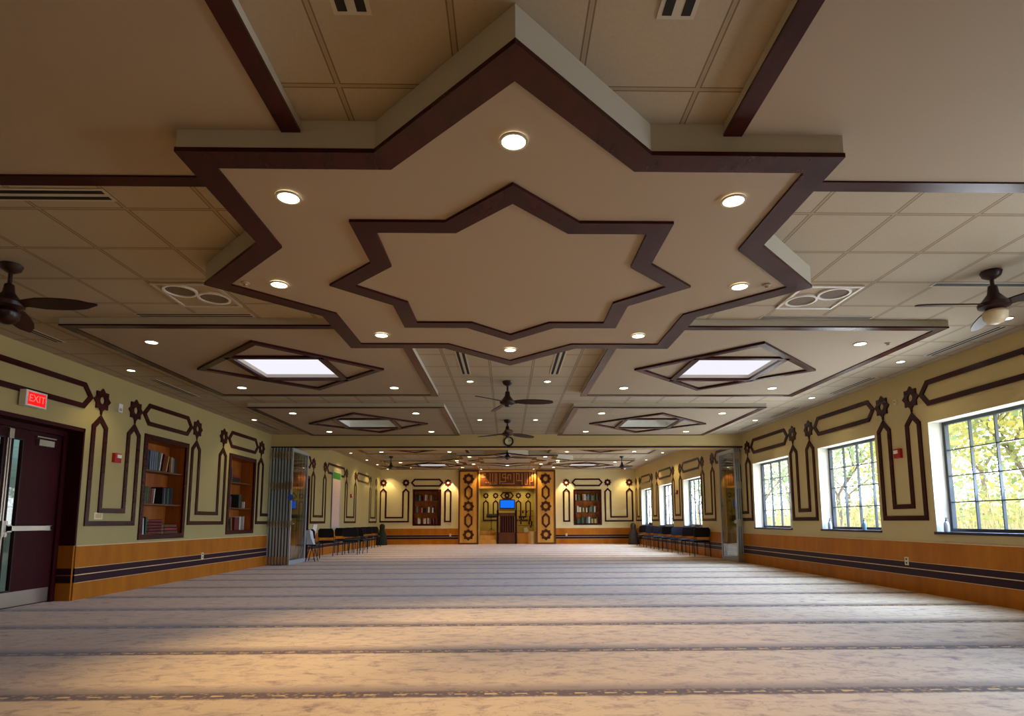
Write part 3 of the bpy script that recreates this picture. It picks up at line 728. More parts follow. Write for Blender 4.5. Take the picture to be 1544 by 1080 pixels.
# ------------------------------------------------------------------ bookcases and books
def bookcase(fr, B, depth, label, shelves, side, name='bookcase'):
    a, b, z0, z1 = B; t = thing(name, label, 'bookcase', fr((a+b)/2, z0, 0))
    q = rect(a, b, z0, z1)
    MB().ring(fr, q, offset(q, .085), -.01, .022).build('frame', DARKWOOD, t)
    i0, i1, j0, j1 = a+.065, b-.065, z0+.07, z1-.07
    MB().prism(fr, rect(i0, i1, j0, j1), -depth-.02, -depth).build('back_panel', SHELFWOOD, t)
    for p in (i0, i1): MB().prism(fr, rect(p-.01, p+.01, j0, j1), -depth, -.0).build('side_panel', SHELFWOOD, t)
    for z in (j0, j1): MB().prism(fr, rect(i0, i1, z-.01, z+.01), -depth, -.0).build('shelf', SHELFWOOD, t)
    for z in shelves: MB().prism(fr, rect(i0+.01, i1-.01, z-.025, z), -depth+.002, -.03).build('shelf', BROWNWOOD, t)
    return t
bookcase(FL, BC1, .3, 'recessed bookcase nearer the door on the left wall', (1.93, 1.37), 1)
bookcase(FL, BC2, .3, 'recessed bookcase beside the left folding partition', (1.93, 1.37), 1)
bookcase(FF(YF), BF1, .3, 'recessed bookcase on the far wall, left of the niche', (2.02, 1.47), 1)
bookcase(FF(YF), BF2, .3, 'recessed bookcase on the far wall, right of the niche', (2.02, 1.47), 1)
BOOKM = {k: paint('book cover ' + k, srgb(*c), .6, .1, 9) for k, c in dict(navy=(24, 34, 62), grey=(112, 122, 130), white=(214, 212, 204), green=(52, 92, 66), maroon=(110, 30, 30), tan=(196, 150, 84), brown=(98, 60, 36), black=(22, 20, 22), olive=(84, 92, 46), red=(140, 44, 40)).items()}
BOOKM['pages'] = paint('book pages', srgb(226, 214, 184), .8, .08, 40)
nth = ['first', 'second', 'third', 'fourth', 'fifth', 'sixth', 'seventh', 'eighth', 'ninth', 'tenth', 'eleventh', 'twelfth', 'thirteenth', 'fourteenth', 'fifteenth']
def book(fr, u, z, w, h, col, label, group, lean=0, flat=False, dep=.2, back=.225, simple_=False):
    """u: left edge on the shelf; lean in degrees"""
    t0 = fr(u+w/2, z, -back+dep/2)
    t = thing('book', label, 'book', t0, 0, group)
    c, s = math.cos(R(lean)), math.sin(R(lean))
    def T(pu, pv): return (u + pu*c + pv*s, z + pv*c - pu*s + (w*s if lean > 0 else 0))
    def pr(m, p0, p1, q0, q1, d0, d1): m.prism(fr, [T(p0, q0), T(p1, q0), T(p1, q1), T(p0, q1)], d0, d1)
    if simple_:
        COL.objects.unlink(t); bpy.data.objects.remove(t)
        m = MB(); pr(m, 0, w, 0, h, -back, -back+dep)
        return tag(m.build('book', BOOKM[col], None, t0), label, 'book', group)
    m = MB(); e = min(.006, w*.15)
    if flat:
        pr(m, 0, w, 0, e, -back, -back+dep); pr(m, 0, w, h-e, h, -back, -back+dep); pr(m, 0, w, 0, h, -back+dep-.006, -back+dep)
        m.build('cover', BOOKM[col], t)
        m = MB(); pr(m, .004, w-.004, e, h-e, -back+.004, -back+dep-.006); m.build('page_block', BOOKM['pages'], t)
    else:
        pr(m, 0, e, 0, h, -back, -back+dep); pr(m, w-e, w, 0, h, -back, -back+dep); pr(m, 0, w, 0, h, -back+dep-.006, -back+dep)
        m.build('cover', BOOKM[col], t)
        m = MB(); pr(m, e, w-e, .004, h-.006, -back+.004, -back+dep-.006); m.build('page_block', BOOKM['pages'], t)
    return t
def row(fr, u0, z, spec, where, group):
    """spec: (gap before, width, height, colour, lean, flat stack level)"""
    u = u0
    for i, (g, w, h, c, ln) in enumerate(spec):
        u += g
        book(fr, u, z+.001, w, h, c, '%s book, %s from the door end %s' % ({'grey': 'pale grey', 'navy': 'dark navy'}.get(c, c), nth[i], where), group, ln)
        u += w*math.cos(R(ln)) + (h*math.sin(R(ln)) if ln > 0 else 0) + .004
a = BC1[0]+.085
row(FL, a, 1.93, [(.0, .07, .33, 'navy', 0), (0, .06, .33, 'navy', 0), (.01, .055, .32, 'grey', 0), (0, .055, .32, 'grey', 0), (0, .055, .32, 'grey', 0), (0, .055, .32, 'grey', 0), (0, .04, .32, 'green', 0), (0, .035, .31, 'white', 9), (0, .04, .3, 'maroon', 10), (.02, .035, .28, 'tan', 12), (.0, .05, .27, 'brown', 0), (0, .05, .27, 'tan', 0), (0, .045, .26, 'grey', 0), (.0, .06, .27, 'black', 0)], 'on the top shelf of the nearer bookcase', 'books on the top shelf of the nearer bookcase')
row(FL, a, 1.37, [(.02, .055, .28, 'olive', 0), (0, .055, .27, 'green', 0), (0, .05, .28, 'olive', 0), (0, .045, .24, 'brown', 0), (0, .05, .24, 'red', 0), (.02, .03, .25, 'white', 6), (.2, .055, .29, 'black', 0), (0, .03, .28, 'grey', 0), (0, .055, .29, 'black', 0), (0, .055, .28, 'green', 0), (0, .05, .29, 'black', 0), (0, .05, .28, 'navy', 0)], 'on the middle shelf of the nearer bookcase', 'books on the middle shelf of the nearer bookcase')
zb = BC1[2]+.08
row(FL, a, zb, [(.02, .05, .27, 'black', 0), (.01, .04, .27, 'white', -4), (.02, .045, .29, 'green', 0)], 'on the bottom shelf of the nearer bookcase', 'books on the bottom shelf of the nearer bookcase')
for k in range(5):
    book(FL, a+.24, zb+.001+.05*k, .38-.01*(k % 2), .05, 'maroon', 'maroon book lying flat, %s up in the tall stack of the nearer bookcase' % nth[k], 'stacked maroon books in the nearer bookcase', flat=True)
for k in range(3):
    book(FL, a+.7, zb+.001+.055*k, .42-.02*k, .055, 'brown' if k != 1 else 'red', '%s book lying flat, %s up in the low stack of the nearer bookcase' % ('brown' if k != 1 else 'red', nth[k]), 'low book stack in the nearer bookcase', flat=True)
a = BC2[0]+.085
row(FL, a, 1.93, [(.0, .07, .32, 'black', 0), (0, .07, .3, 'navy', 0)], 'on the top shelf of the second bookcase', 'books on the top shelf of the second bookcase')
for k in range(3): book(FL, a+.2, 1.931+.045*k, .34, .045, 'maroon' if k == 2 else 'black', '%s book lying flat on top shelf, %s up, second bookcase' % ('maroon' if k == 2 else 'black', nth[k]), 'flat books in the second bookcase', flat=True)
row(FL, a, 1.37, [(.0, .06, .24, 'black', 0), (0, .06, .28, 'navy', 0), (0, .05, .24, 'brown', 0), (.33, .05, .28, 'black', 0), (0, .06, .3, 'green', 0), (.0, .06, .27, 'black', 0), (.1, .05, .14, 'white', 0)], 'on the middle shelf of the second bookcase', 'books on the middle shelf of the second bookcase')
zb = BC2[2]+.08
row(FL, a, zb, [(.0, .06, .22, 'black', 0), (.02, .03, .26, 'white', -5), (.02, .06, .25, 'black', -5), (.04, .03, .27, 'tan', -5), (.1, .22, .28, 'maroon', 0), (.01, .07, .3, 'white', 0), (.14, .03, .3, 'white', 0)], 'on the bottom shelf of the second bookcase', 'books on the bottom shelf of the second bookcase')
rb = random.Random(3)
for B, side, cols in ((BF1, 'left', ['brown', 'grey', 'white', 'black', 'maroon', 'tan']), (BF2, 'right', ['green', 'white', 'grey', 'black', 'olive', 'tan'])):
    for z, sh in ((2.02, 'top'), (1.47, 'middle'), (B[2]+.08, 'bottom')):
        u = B[0]+.1; nb = 0
        while u < B[1]-.2 and nb < 13:
            w = rb.uniform(.045, .085); h = rb.uniform(.2, .3)
            if rb.random() < .16: u += .07
            book(FF(YF), u, z+.001, w, h, rb.choice(cols), 'small distant book, %s from the left on the %s shelf of far %s bookcase' % (nth[nb], sh, side), 'books on the %s shelf of the far %s bookcase' % (sh, side), simple_=True)
            u += w+.003; nb += 1

# ------------------------------------------------------------------ doors
a, b, _, z1 = DOOR; XD = .23
d = MB()
o = [(a, 0), (a, z1), (b, z1), (b, 0)]; 
casing = MB()
casing.prism(FL, rect(b-.03, b, .742, z1), -XD, .012); casing.prism(FL, rect(a, a+.03, .742, z1), -XD, .012); casing.prism(FL, rect(a, b, z1-.05, z1), -XD, .012)
casing.prism(FL, rect(b-.1, b-.03, 0, z1-.05), -XD-.04, -XD+.03); casing.prism(FL, rect(a+.03, a+.1, 0, z1-.05), -XD-.04, -XD+.03); casing.prism(FL, rect(a+.1, b-.1, z1-.12, z1-.05), -XD-.04, -XD+.03)
dr = structure(casing.build('door_1', DOORWOOD), 'dark mahogany double door in a deep frame at the left', 'door')
rv = MB()
for u0, u1 in ((b-.03, b-.001), (a+.001, a+.03)): rv.prism(FL, rect(u0, u1, 0, .742), -XD, .0)
rv.build('reveal_panel', ORANGE, dr)
rv = MB()
for u0, u1 in ((b-.036, b-.03), (a+.03, a+.036)): rv.prism(FL, rect(u0, u1, .238, .335), -XD+.03, .0).prism(FL, rect(u0, u1, .347, .435), -XD+.03, .0)
rv.build('reveal_band', BAND, dr)
mid = (a+b)/2
for s, (u0, u1) in ((1, (mid+.003, b-.1)), (-1, (a+.1, mid-.003))):
    l0, l1 = (u0+.07, u0+.21) if s > 0 else (u1-.21, u1-.07)
    m = sheet(lambda u, v, q: FL(u, v, q-XD), u0, u1, .008, z1-.125, [(l0, l1, .22, 2.1)], depth=.04)
    sheet(lambda u, v, q: FL(u, v, q-XD-.04), u0, u1, .008, z1-.125, [(l0, l1, .22, 2.1)], m)
    leaf = m.build('door_leaf', DOORWOOD, dr)
    MB().prism(FL, rect(l0, l1, .22, 2.1), -XD-.025, -XD-.02).build('door_glass', GLASSP, leaf)
    MB().ring(FL, rect(l0-.015, l1+.015, .205, 2.115), rect(l0, l1, .22, 2.1), -XD, -XD+.006).build('lite_frame', BLACK, leaf)
    MB().prism(FL, rect(u0+.02, u1-.02, .02, .2), -XD, -XD+.004).build('kick_plate', STEEL, leaf)
    m = MB().prism(FL, rect(u0+.03, u1-.12, .955, 1.015), -XD+.03, -XD+.06); m.prism(FL, rect(u0+.03, u0+.1, .94, 1.03), -XD, -XD+.06); m.prism(FL, rect(u1-.15, u1-.12, .95, 1.02), -XD, -XD+.06)
    m.build('push_bar', STEEL, leaf)
    e = u0 if s > 0 else u1-.03
    m = MB().prism(FL, rect(e+.005, e+.025, .3, 2.12), -XD, -XD+.012); m.prism(FL, rect(e, e+.035, 2.1, 2.22), -XD, -XD+.035); m.prism(FL, rect(e-.0, e+.045, .88, 1.08), -XD, -XD+.05)
    m.build('latch_rod', STEEL, leaf)
    c0 = (u0+.42, u0+.68) if s > 0 else (u1-.68, u1-.42)
    m = MB().prism(FL, rect(c0[0], c0[1], 2.06, 2.14), -XD, -XD+.05); m.prism(FL, rect(c0[0]-.04, c0[1]+.03, 2.165, 2.18), -XD+.02, -XD+.05)
    m.build('door_closer', STEEL, leaf)
# corridor behind the door
m = MB(); CX = -7.6
for (p, q) in (((-W-.3, 5.2), (CX, 5.2)), ((CX, 5.2), (CX, 10.2)), ((CX, 10.2), (-W-.3, 10.2))):
    m.add([(p[0], p[1], 0), (q[0], q[1], 0), (q[0], q[1], 2.7), (p[0], p[1], 2.7)], [(0, 1, 2, 3)])
m.add([(-W-.3, 5.2, 2.7), (CX, 5.2, 2.7), (CX, 10.2, 2.7), (-W-.3, 10.2, 2.7)], [(0, 1, 2, 3)])
m.add([(-W-.3, 5.2, 0), (CX, 5.2, 0), (CX, 10.2, 0), (-W-.3, 10.2, 0)], [(0, 1, 2, 3)])
structure(m.build('wall_corridor', paint('corridor wall', srgb(196, 208, 206), .6)), 'pale corridor seen through the door glass', 'wall')
# far side door
a, b, _, z1 = DOOR2
m = MB().prism(FL, rect(a, a+.07, 0, z1), -.1, .015).prism(FL, rect(b-.07, b, 0, z1), -.1, .015).prism(FL, rect(a+.07, b-.07, z1-.07, z1), -.1, .015)
dr = structure(m.build('door_2', DOORWOOD), 'dark mahogany side door beyond the left partition', 'door')
leaf = MB().prism(FL, rect(a+.07, b-.07, .005, z1-.07), -.08, -.04).build('door_leaf', DOORWOOD, dr)
MB().prism(FL, rect(a+.14, a+.3, .98, 1.02), -.04, .03).build('door_handle', STEEL, leaf)

# ------------------------------------------------------------------ small wall fittings
t = thing('exit_sign', 'red lit exit sign in a pale housing above the door', 'exit sign', FL(7.34, 2.48, 0))
MB().prism(FL, rect(7.18, 7.51, 2.475, 2.67), .021, .1).prism(FL, rect(7.25, 7.44, 2.52, 2.62), 0, .021).build('sign_housing', WHITE, t)
MB().prism(FL, rect(7.215, 7.485, 2.495, 2.65), .1, .104).build('sign_face', EXITRED, t)
cu = bpy.data.curves.new('exit_lettering', 'FONT'); cu.body = 'EXIT'; cu.size = .125; cu.extrude = .001; cu.align_x = 'CENTER'; cu.align_y = 'CENTER'; cu.space_character = 1.0
cu.materials.append(EXITTXT)
tx = bpy.data.objects.new('lettering', cu); COL.objects.link(tx); tx.parent = t
me_ = bpy.data.meshes.new_from_object(tx.evaluated_get(bpy.context.evaluated_depsgraph_get())); bpy.data.objects.remove(tx)
if not me_.materials: me_.materials.append(EXITTXT)
tx = bpy.data.objects.new('lettering', me_); COL.objects.link(tx); tx.parent = t
tx.location = (.1055, .01, .0925); tx.rotation_euler = (R(90), 0, R(90))
m = MB().tube([FL(7.53, 2.55, 0), FL(7.53, 2.55, .06)], .012); m.box(-W+.02, -W+.07, 7.515, 7.56, 2.51, 2.55)
m.build('test_lamp', GRILLE, t)
def fit(name, mat, fr, u0, u1, z0, z1, d, label, cat, extra=None):
    t = thing(name, label, cat, fr((u0+u1)/2, (z0+z1)/2, 0))
    MB().prism(fr, rect(u0, u1, z0, z1), 0, d).build('plate', mat, t)
    for nm, mt, a, b, c, e, dd in extra or []: MB().prism(fr, rect(a, b, c, e), d, dd).build(nm, mt, t)
for fr, u, z, s in ((FL, 9.05, 2.025, 'left wall between the moulding arms'), (FR, 8.91, 2.06, 'right wall between first and second window'), (FL, 22.65, 2.03, 'left wall of the far bay'), (FR, 20.87, 2.05, 'right wall of the far bay')):
    fit('fire_alarm', RED, fr, u-.075, u+.075, z-.07, z+.07, .045, 'red fire alarm strobe on the ' + s, 'fire alarm', [('strobe_lens', WHITE, u-.03, u+.055, z+.0, z+.05, .06)])
fit('wall_sensor', WHITE, FL, 8.97, 9.06, 2.72, 2.85, .05, 'small white motion sensor between two left medallions', 'sensor', [('sensor_eye', GRILLE, 8.99, 9.04, 2.74, 2.78, .055)])
fit('wall_sensor', CREAMP, FR, 8.87, 8.93, 2.82, 2.9, .02, 'tiny round-edged sensor between two right medallions', 'sensor', [('sensor_eye', GRILLE, 8.885, 8.915, 2.845, 2.875, .026)])
fit('switch_plate', CREAMP, FL, 8.68, 8.86, 1.1, 1.2, .008, 'ivory switch plate inside the left U moulding', 'switch plate', [('switch', PALE, 8.71, 8.74, 1.12, 1.18, .014), ('switch', PALE, 8.755, 8.785, 1.12, 1.18, .014), ('switch', PALE, 8.80, 8.83, 1.12, 1.18, .014)])
for fr, u, z, s in ((FL, 11.77, .41, 'left wainscot'), (FR, 8.9, .44, 'right wainscot'), (FF(YF), -2.68, .43, 'far wainscot left of the niche'), (FF(YF), 2.72, .43, 'far wainscot right of the niche')):
    fit('power_outlet', CREAMP, fr, u-.04, u+.04, z-.06, z+.06, .032, 'ivory power outlet on the ' + s, 'power outlet', [('socket', SLOT, u-.015, u+.015, z+.015, z+.04, .034), ('socket', SLOT, u-.015, u+.015, z-.04, z-.015, .034)])
t = thing('wall_clock', 'round black-rimmed wall clock on the beam', 'clock', (0, YH0, 3.065))
fr = FF(YH0)
MB().ring(fr, circle(0, 3.065, .125, 28), circle(0, 3.065, .095, 28), 0, .035).build('clock_rim', BLACK, t)
MB().prism(fr, circle(0, 3.065, .096, 28), 0, .014).build('clock_face', CREAMP, t)
MB().prism(fr, [(-.006, 3.065), (.004, 3.06), (.05, 3.09), (.046, 3.097)], .015, .018).prism(fr, [(-.004, 3.06), (.004, 3.06), (.012, 3.14), (.006, 3.14)], .018, .02).build('clock_hands', BLACK, t)
m = MB()
for k in range(12):
    a = R(30*k); m.prism(fr, [(math.sin(a)*.078-.003*math.cos(a), 3.065+math.cos(a)*.078+.003*math.sin(a)), (math.sin(a)*.078+.003*math.cos(a), 3.065+math.cos(a)*.078-.003*math.sin(a)), (math.sin(a)*.09+.003*math.cos(a), 3.065+math.cos(a)*.09-.003*math.sin(a)), (math.sin(a)*.09-.003*math.cos(a), 3.065+math.cos(a)*.09+.003*math.sin(a))], .014, .016)
m.build('hour_marks', BLACK, t)
structure(MB().box(-W, W, YH0-.012, YH0+.05, ZH-.02, ZH+.015).build('trim_1', BAND), 'dark sliding track under the beam', 'track')

# ------------------------------------------------------------------ folding glass partitions
def partition(xs, y0, y1, inner_sign, label, sticker=None):
    t = thing('folding_partition', label, 'glass partition', (xs[0], (y0+y1)/2, 0))
    n = len(xs); th = min(.022, abs(xs[1]-xs[0])/2-.008); z0, z1 = .012, ZH-.022
    for i, x in enumerate(xs):
        fr = lambda u, v, d, x=x: (x+d, u, v)
        o = rect(y0, y1, z0, z1); q = [(y0+.06, z0+.1), (y1-.06, z0+.1), (y1-.06, z1-.08), (y0+.06, z1-.08)]
        leaf = MB().ring(fr, o, q, -th, th).build('leaf', ALU, t)
        MB().prism(fr, q, -.006, .006).build('glass_pane', GLASSP, leaf)
        m = MB()
        for z in (.12, 1.0, 1.95, 2.72): m.box(x-th-.006, x+th+.006, y0-.012, y0-.0005, z-.09, z+.09)
        m.build('hinge', STEEL, leaf)
        if i < n-1:
            xa, xb = sorted((x, xs[i+1])); MB().box(xa+th, xb-th, y0+.012, y0+.05, z0, z1).build('gap_shade', BLACK, leaf)  # black strip standing for the shade in the gap between leaves
        if i == n-1:
            s = inner_sign
            MB().box(x+s*th, x+s*(th+.05), y0+.02, y0+.05, .98, 1.06).box(x+s*(th+.03), x+s*(th+.05), y0+.02, y0+.16, 1.0, 1.03).build('handle', STEEL, leaf)
    if sticker:
        MB().prism(FF(y0-.0005), circle(*sticker, 16), 0, .004).build('round_sticker', BLUEST, t)
    return t
partition([-5.935+.074*k for k in range(8)], 14.86, 16.05, 1, 'left stack of folded aluminium glass partition leaves with blue sticker', (-5.41, 1.66, .075))
partition([5.918-.054*k for k in range(3)], 15.05, 16.2, -1, 'right stack of folded aluminium glass partition leaves by the windows')

# ------------------------------------------------------------------ chairs (facing the far wall)
def make_chair(label):
    t = thing('stacking_chair', label, 'chair')
    B = lambda m, n, mat, p=t, sm=True: m.build(n, mat, p, smooth=sm, world=False)
    m = MB(); prof = [(-.22, .0), (-.2, .022), (.2, .03), (.235, .012), (.235, -.02), (-.2, -.03)]
    m.prism(lambda u, v, d: (d, u, .45+v), prof, -.225, .225); B(m, 'seat', FABRIC, sm=False)
    def bk(u, v, d): return (u, -.235 - (v-.62)*.22 + d, v)
    q = [(-.2, .57), (.2, .57), (.225, .6), (.225, .8), (.19, .85), (-.19, .85), (-.225, .8), (-.225, .6)]
    m = MB().prism(bk, q, -.022, .022); B(m, 'backrest', FABRIC, sm=False)
    for sx in (-1, 1):
        B(MB().tube([(sx*.235, .24, .0), (sx*.235, .215, .4), (sx*.235, .16, .43)], .012), 'leg', BLACK)
        B(MB().tube([(sx*.235, -.27, 0), (sx*.235, -.2, .42), (sx*.235, -.235, .6), (sx*.232, -.28, .8)], .012), 'leg', BLACK)
    m = MB().tube([(-.235, -.2, .42), (.235, -.2, .42)], .01).tube([(-.235, .18, .42), (.235, .18, .42)], .01)
    for sx in (-1, 1): m.tube([(sx*.235, -.21, .415), (sx*.235, .19, .425)], .01)
    B(m, 'seat_frame', BLACK)
    return t
c0 = make_chair('black stacking chair nearest the right glass partition')
c0.location = (5.7, 17.8, 0); c0['group'] = 'chairs along the right wall'
for k in range(1, 7):
    dup(c0, (5.7, 17.8+1.22*k, 0), 0, 'black stacking chair, %s from the right glass partition in the right row' % nth[k], 'chairs along the right wall')
for k, (x, y, rz, s_) in enumerate([(-5.71, 17.3, 0, 'first of the left row, with the white board on it'), (-5.66, 18.95, 0, 'second of the left row'), (-5.66, 20.75, 0, 'third of the left row'), (-5.69, 22.05, 0, 'fourth of the left row'), (-5.69, 23.2, 0, 'fifth of the left row'), (-5.69, 24.35, 0, 'sixth of the left row'), (-5.69, 25.5, 0, 'last of the left row')]):
    dup(c0, (x, y, 0), rz, 'black stacking chair, ' + s_, 'chairs along the left wall')
dup(c0, (-5.13, 19.7, 0), R(6), 'black stacking chair pulled out in front of the left row', 'chairs standing out from the left row')
dup(c0, (-5.08, 20.45, 0), R(-4), 'black stacking chair just behind the one pulled out at left', 'chairs standing out from the left row')
# small stool with cloth by the left partition
sx, sy = -5.3, 16.3
t = thing('folding_stool', 'black folding stool with white cloth beside the left partition', 'stool', (sx, sy, 0))
MB().box(sx-.15, sx+.15, sy-.15, sy+.15, .42, .45).build('seat', BLACK, t)
for a in (-1, 1):
    for b in (-1, 1): MB().tube([(sx+.13*a, sy+.13*b, 0), (sx+.02*a, sy+.1*b, .42)], .011).build('leg', BLACK, t)
m = MB()
x0 = sx-.12
m.add([(x0-.03, sy-.1, .82), (x0+.07, sy-.1, .86), (x0+.12, sy-.12, .62), (x0+.2, sy-.12, .455), (x0, sy-.12, .455), (x0-.02, sy+.12, .78), (x0+.08, sy+.12, .8), (x0+.12, sy+.12, .6), (x0+.17, sy+.1, .455), (x0, sy+.1, .455)],
      [(0, 1, 2, 3, 4), (5, 9, 8, 7, 6), (0, 5, 6, 1), (1, 6, 7, 2), (2, 7, 8, 3), (3, 8, 9, 4), (4, 9, 5, 0)])
simple('bundled_cloth', CLOTHW, 'white cloth bundle standing on the folding stool', 'cloth', (sx, sy, .455), m)
m = MB().obox((-5.6, 17.3, .735), (.17, 0, .985), (0, 1, 0), (.985, 0, -.17), .25, .18, .012)
simple('leaning_board', WHITE, 'white board standing tilted on the first chair of the left row', 'board', (-5.6, 17.3, .48), m)
# covered stands in the far corners
for x, s, mat in ((5.66, 'right', CLOTHB), (-5.72, 'left', CLOTHG)):
    m = MB().lathe([(.24, 0), (.25, .03), (.23, .2), (.2, .45), (.13, .62), (.1, .7), (.125, .78), (.12, .88), (.07, .95), (.01, .965)], (x, 26.95 if x > 0 else 27.3, 0), 16)
    simple('covered_stand', mat, 'cloth-covered floor stand in the far %s corner' % s, 'stand', (x, 26.95 if x > 0 else 27.3, 0), m, smooth=True)
# tall poster on the left wall
t = thing('banner', 'tall pale pink printed poster with green header on left wall', 'poster', FL(20.65, .89, 0))
MB().prism(FL, rect(20.2, 21.1, .89, 2.52), .021, .03).build('banner_sheet', PINKP, t)
MB().prism(FL, rect(20.2, 21.1, 2.52, 2.74), .021, .032).build('banner_header', GREENP, t)
MB().ring(FL, rect(20.16, 21.14, .85, 2.78), rect(20.2, 21.1, .89, 2.74), .021, .036).build('banner_frame', ALU, t)
# bottles on the sills
def bottle(y, x, label, body):
    t = thing('pump_bottle', label, 'bottle', (x, y, WZ0))
    MB().lathe([(.03, 0), (.034, .01), (.034, .1), (.028, .125), (.013, .14), (.013, .15)], seg=14).build('bottle_body', body, t, smooth=True, world=False)
    MB().lathe([(.012, .15), (.012, .165), (.005, .166), (.005, .185), (.012, .187), (.012, .193)], seg=10).box(-.005, .005, -.035, .0, .186, .194).build('pump', BLACK, t, world=False)
GEL = paint('pale blue gel', srgb(130, 180, 205), .2, .03, 3)
bottle(10.06, W+.07, 'pale blue pump bottle on the second window sill, right part', GEL)
bottle(11.2, W+.1, 'clear pump bottle at the far end of the second window sill', CLOTHW)
bottle(8.17, W+.08, 'clear pump bottle at the far end of the nearest window sill', CLOTHW)
bottle(12.6, W+.06, 'small bottle at the near end of the third window sill', CLOTHW)
m = MB().box(W-.02, W+.07, 18.6, 18.95, WZ0+.001, WZ0+.03); simple('closed_book', BOOKM['black'], 'dark book lying on the fourth window sill', 'book', (W+.02, 18.8, WZ0), m)
m = MB().box(W-.01, W+.1, 24.85, 25.2, WZ0+.001, WZ0+.1); simple('small_box', BOOKM['navy'], 'small dark box on the farthest window sill', 'box', (W+.04, 25.0, WZ0), m)

# ------------------------------------------------------------------ outdoors
m = MB(); nx, ny = 14, 20
for i in range(nx+1):
    for j in range(ny+1):
        x = W+.7+i*2.6; y = -12+j*3.4
        z = -.35 + max(0, x-9)*.085 + max(0, x-18)*.06 + .18*math.sin(x*.9+j)+.15*math.cos(j*1.3+i)
        m.v.append((x, y, z))
for i in range(nx):
    for j in range(ny):
        o = i*(ny+1)+j; m.f.append((o, o+1, o+ny+2, o+ny+1))
structure(m.build('ground_meadow', STRAW, smooth=True), 'pale dry meadow bank outside the windows', 'meadow')
def leafmat(name, c1, c2):
    m, nt, out = newmat(name)
    b = N(nt, 'ShaderNodeBsdfDiffuse'); tr = N(nt, 'ShaderNodeBsdfTranslucent'); mx = N(nt, 'ShaderNodeMixShader', Fac=.4)
    tc = N(nt, 'ShaderNodeTexCoord'); no = N(nt, 'ShaderNodeTexNoise', Scale=1.4, Detail=5.0); nt.links.new(tc.outputs['Object'], no.inputs['Vector'])
    rp = N(nt, 'ShaderNodeValToRGB'); rp.color_ramp.elements[0].position = .38; rp.color_ramp.elements[1].position = .62
    rp.color_ramp.elements[0].color = c1; rp.color_ramp.elements[1].color = c2
    nt.links.new(no.outputs['Fac'], rp.inputs['Fac'])
    for n in (b, tr): nt.links.new(rp.outputs[0], n.inputs['Color'])
    nt.links.new(b.outputs[0], mx.inputs[1]); nt.links.new(tr.outputs[0], mx.inputs[2]); nt.links.new(mx.outputs[0], out.inputs['Surface'])
    return m
LEAF = [leafmat('leaves yellow', srgb(206, 194, 112), srgb(132, 152, 104)), leafmat('leaves green', srgb(126, 156, 116), srgb(184, 194, 144)), leafmat('leaves russet', srgb(218, 196, 156), srgb(188, 188, 150))]
def tree(x, y, h, kind, label, seed, dens=420, rad=None):
    rg = random.Random(seed); z0 = -.35 + max(0, x-9)*.085
    t = thing('tree', label, 'tree', (x, y, z0), 0, 'trees outside the windows')
    m = MB(); tips = []
    def limb(p, d, L, r, lev):
        q = p + d*L
        mid = p + d*L*.5 + Vector((rg.uniform(-.1, .1), rg.uniform(-.1, .1), 0))*L*.4
        m.tube([p, mid, q], r, 6); tips.append((q, lev))
        if lev < 3:
            for k in range(rg.choice((2, 3))):
                dd = (d + Vector((rg.uniform(-.9, .9), rg.uniform(-.9, .9), rg.uniform(-.2, .5)))).normalized()
                limb(q, dd, L*.68, r*.6, lev+1)
    limb(Vector((x, y, z0-.1)), Vector((rg.uniform(-.1, .1), rg.uniform(-.1, .1), 1)).normalized(), h*.26, h*.011, 0)
    m.build('trunk', BARK, t)
    for k in range(11):
        tips.append((Vector((x+rg.gauss(0, 1.4), y+rg.gauss(0, 1.7), z0+rg.uniform(.3, 1.9))), 9))
    m = MB()
    for q, lev in tips:
        if lev < 1: continue
        for k in range(dens//len(tips)+1):
            c = q + Vector((rg.gauss(0, 1), rg.gauss(0, 1), rg.gauss(0, .8)))*h*.12
            a = Vector((rg.uniform(-1, 1), rg.uniform(-1, 1), rg.uniform(-1, 1))).normalized()
            b = a.cross(Vector((rg.uniform(-1, 1), rg.uniform(-1, 1), rg.uniform(-1, 1)))).normalized()
            s = rg.uniform(.05, .12)
            m.add([c-a*s, c+b*s*.6, c+a*s, c-b*s*.6], [(0, 1, 2, 3)])
    m.build('crown', LEAF[kind], t)
TR = [(13.5, 15.0, 7, 0, 'yellowing tree outside the nearest window'), (21, 19.5, 9, 1, 'tall green tree behind the yellowing one outside the nearest window'), (14.5, 20.6, 7, 0, 'second yellowing tree right of the second window view'), (14.5, 25.5, 8, 1, 'green tree with dark trunk in the second window'), (20, 35, 8, 2, 'russet tree behind the second window'),
      (14, 32.5, 7, 1, 'loose green tree in the third window'), (21, 44, 9, 2, 'thin russet tree far out in the third window'), (23, 28, 10, 1, 'broad green tree at the meadow edge'), (24, 11, 9, 0, 'tall golden tree at the near meadow edge'), (15, 47, 8, 1, 'green tree outside the far bay windows')]
for i, (x, y, h, k, lb) in enumerate(TR): tree(x, y*1.0, h, k, lb, 11+i, (4200, 3600, 3600, 2200, 2600, 2200, 2200, 3000, 4000, 2600)[i])

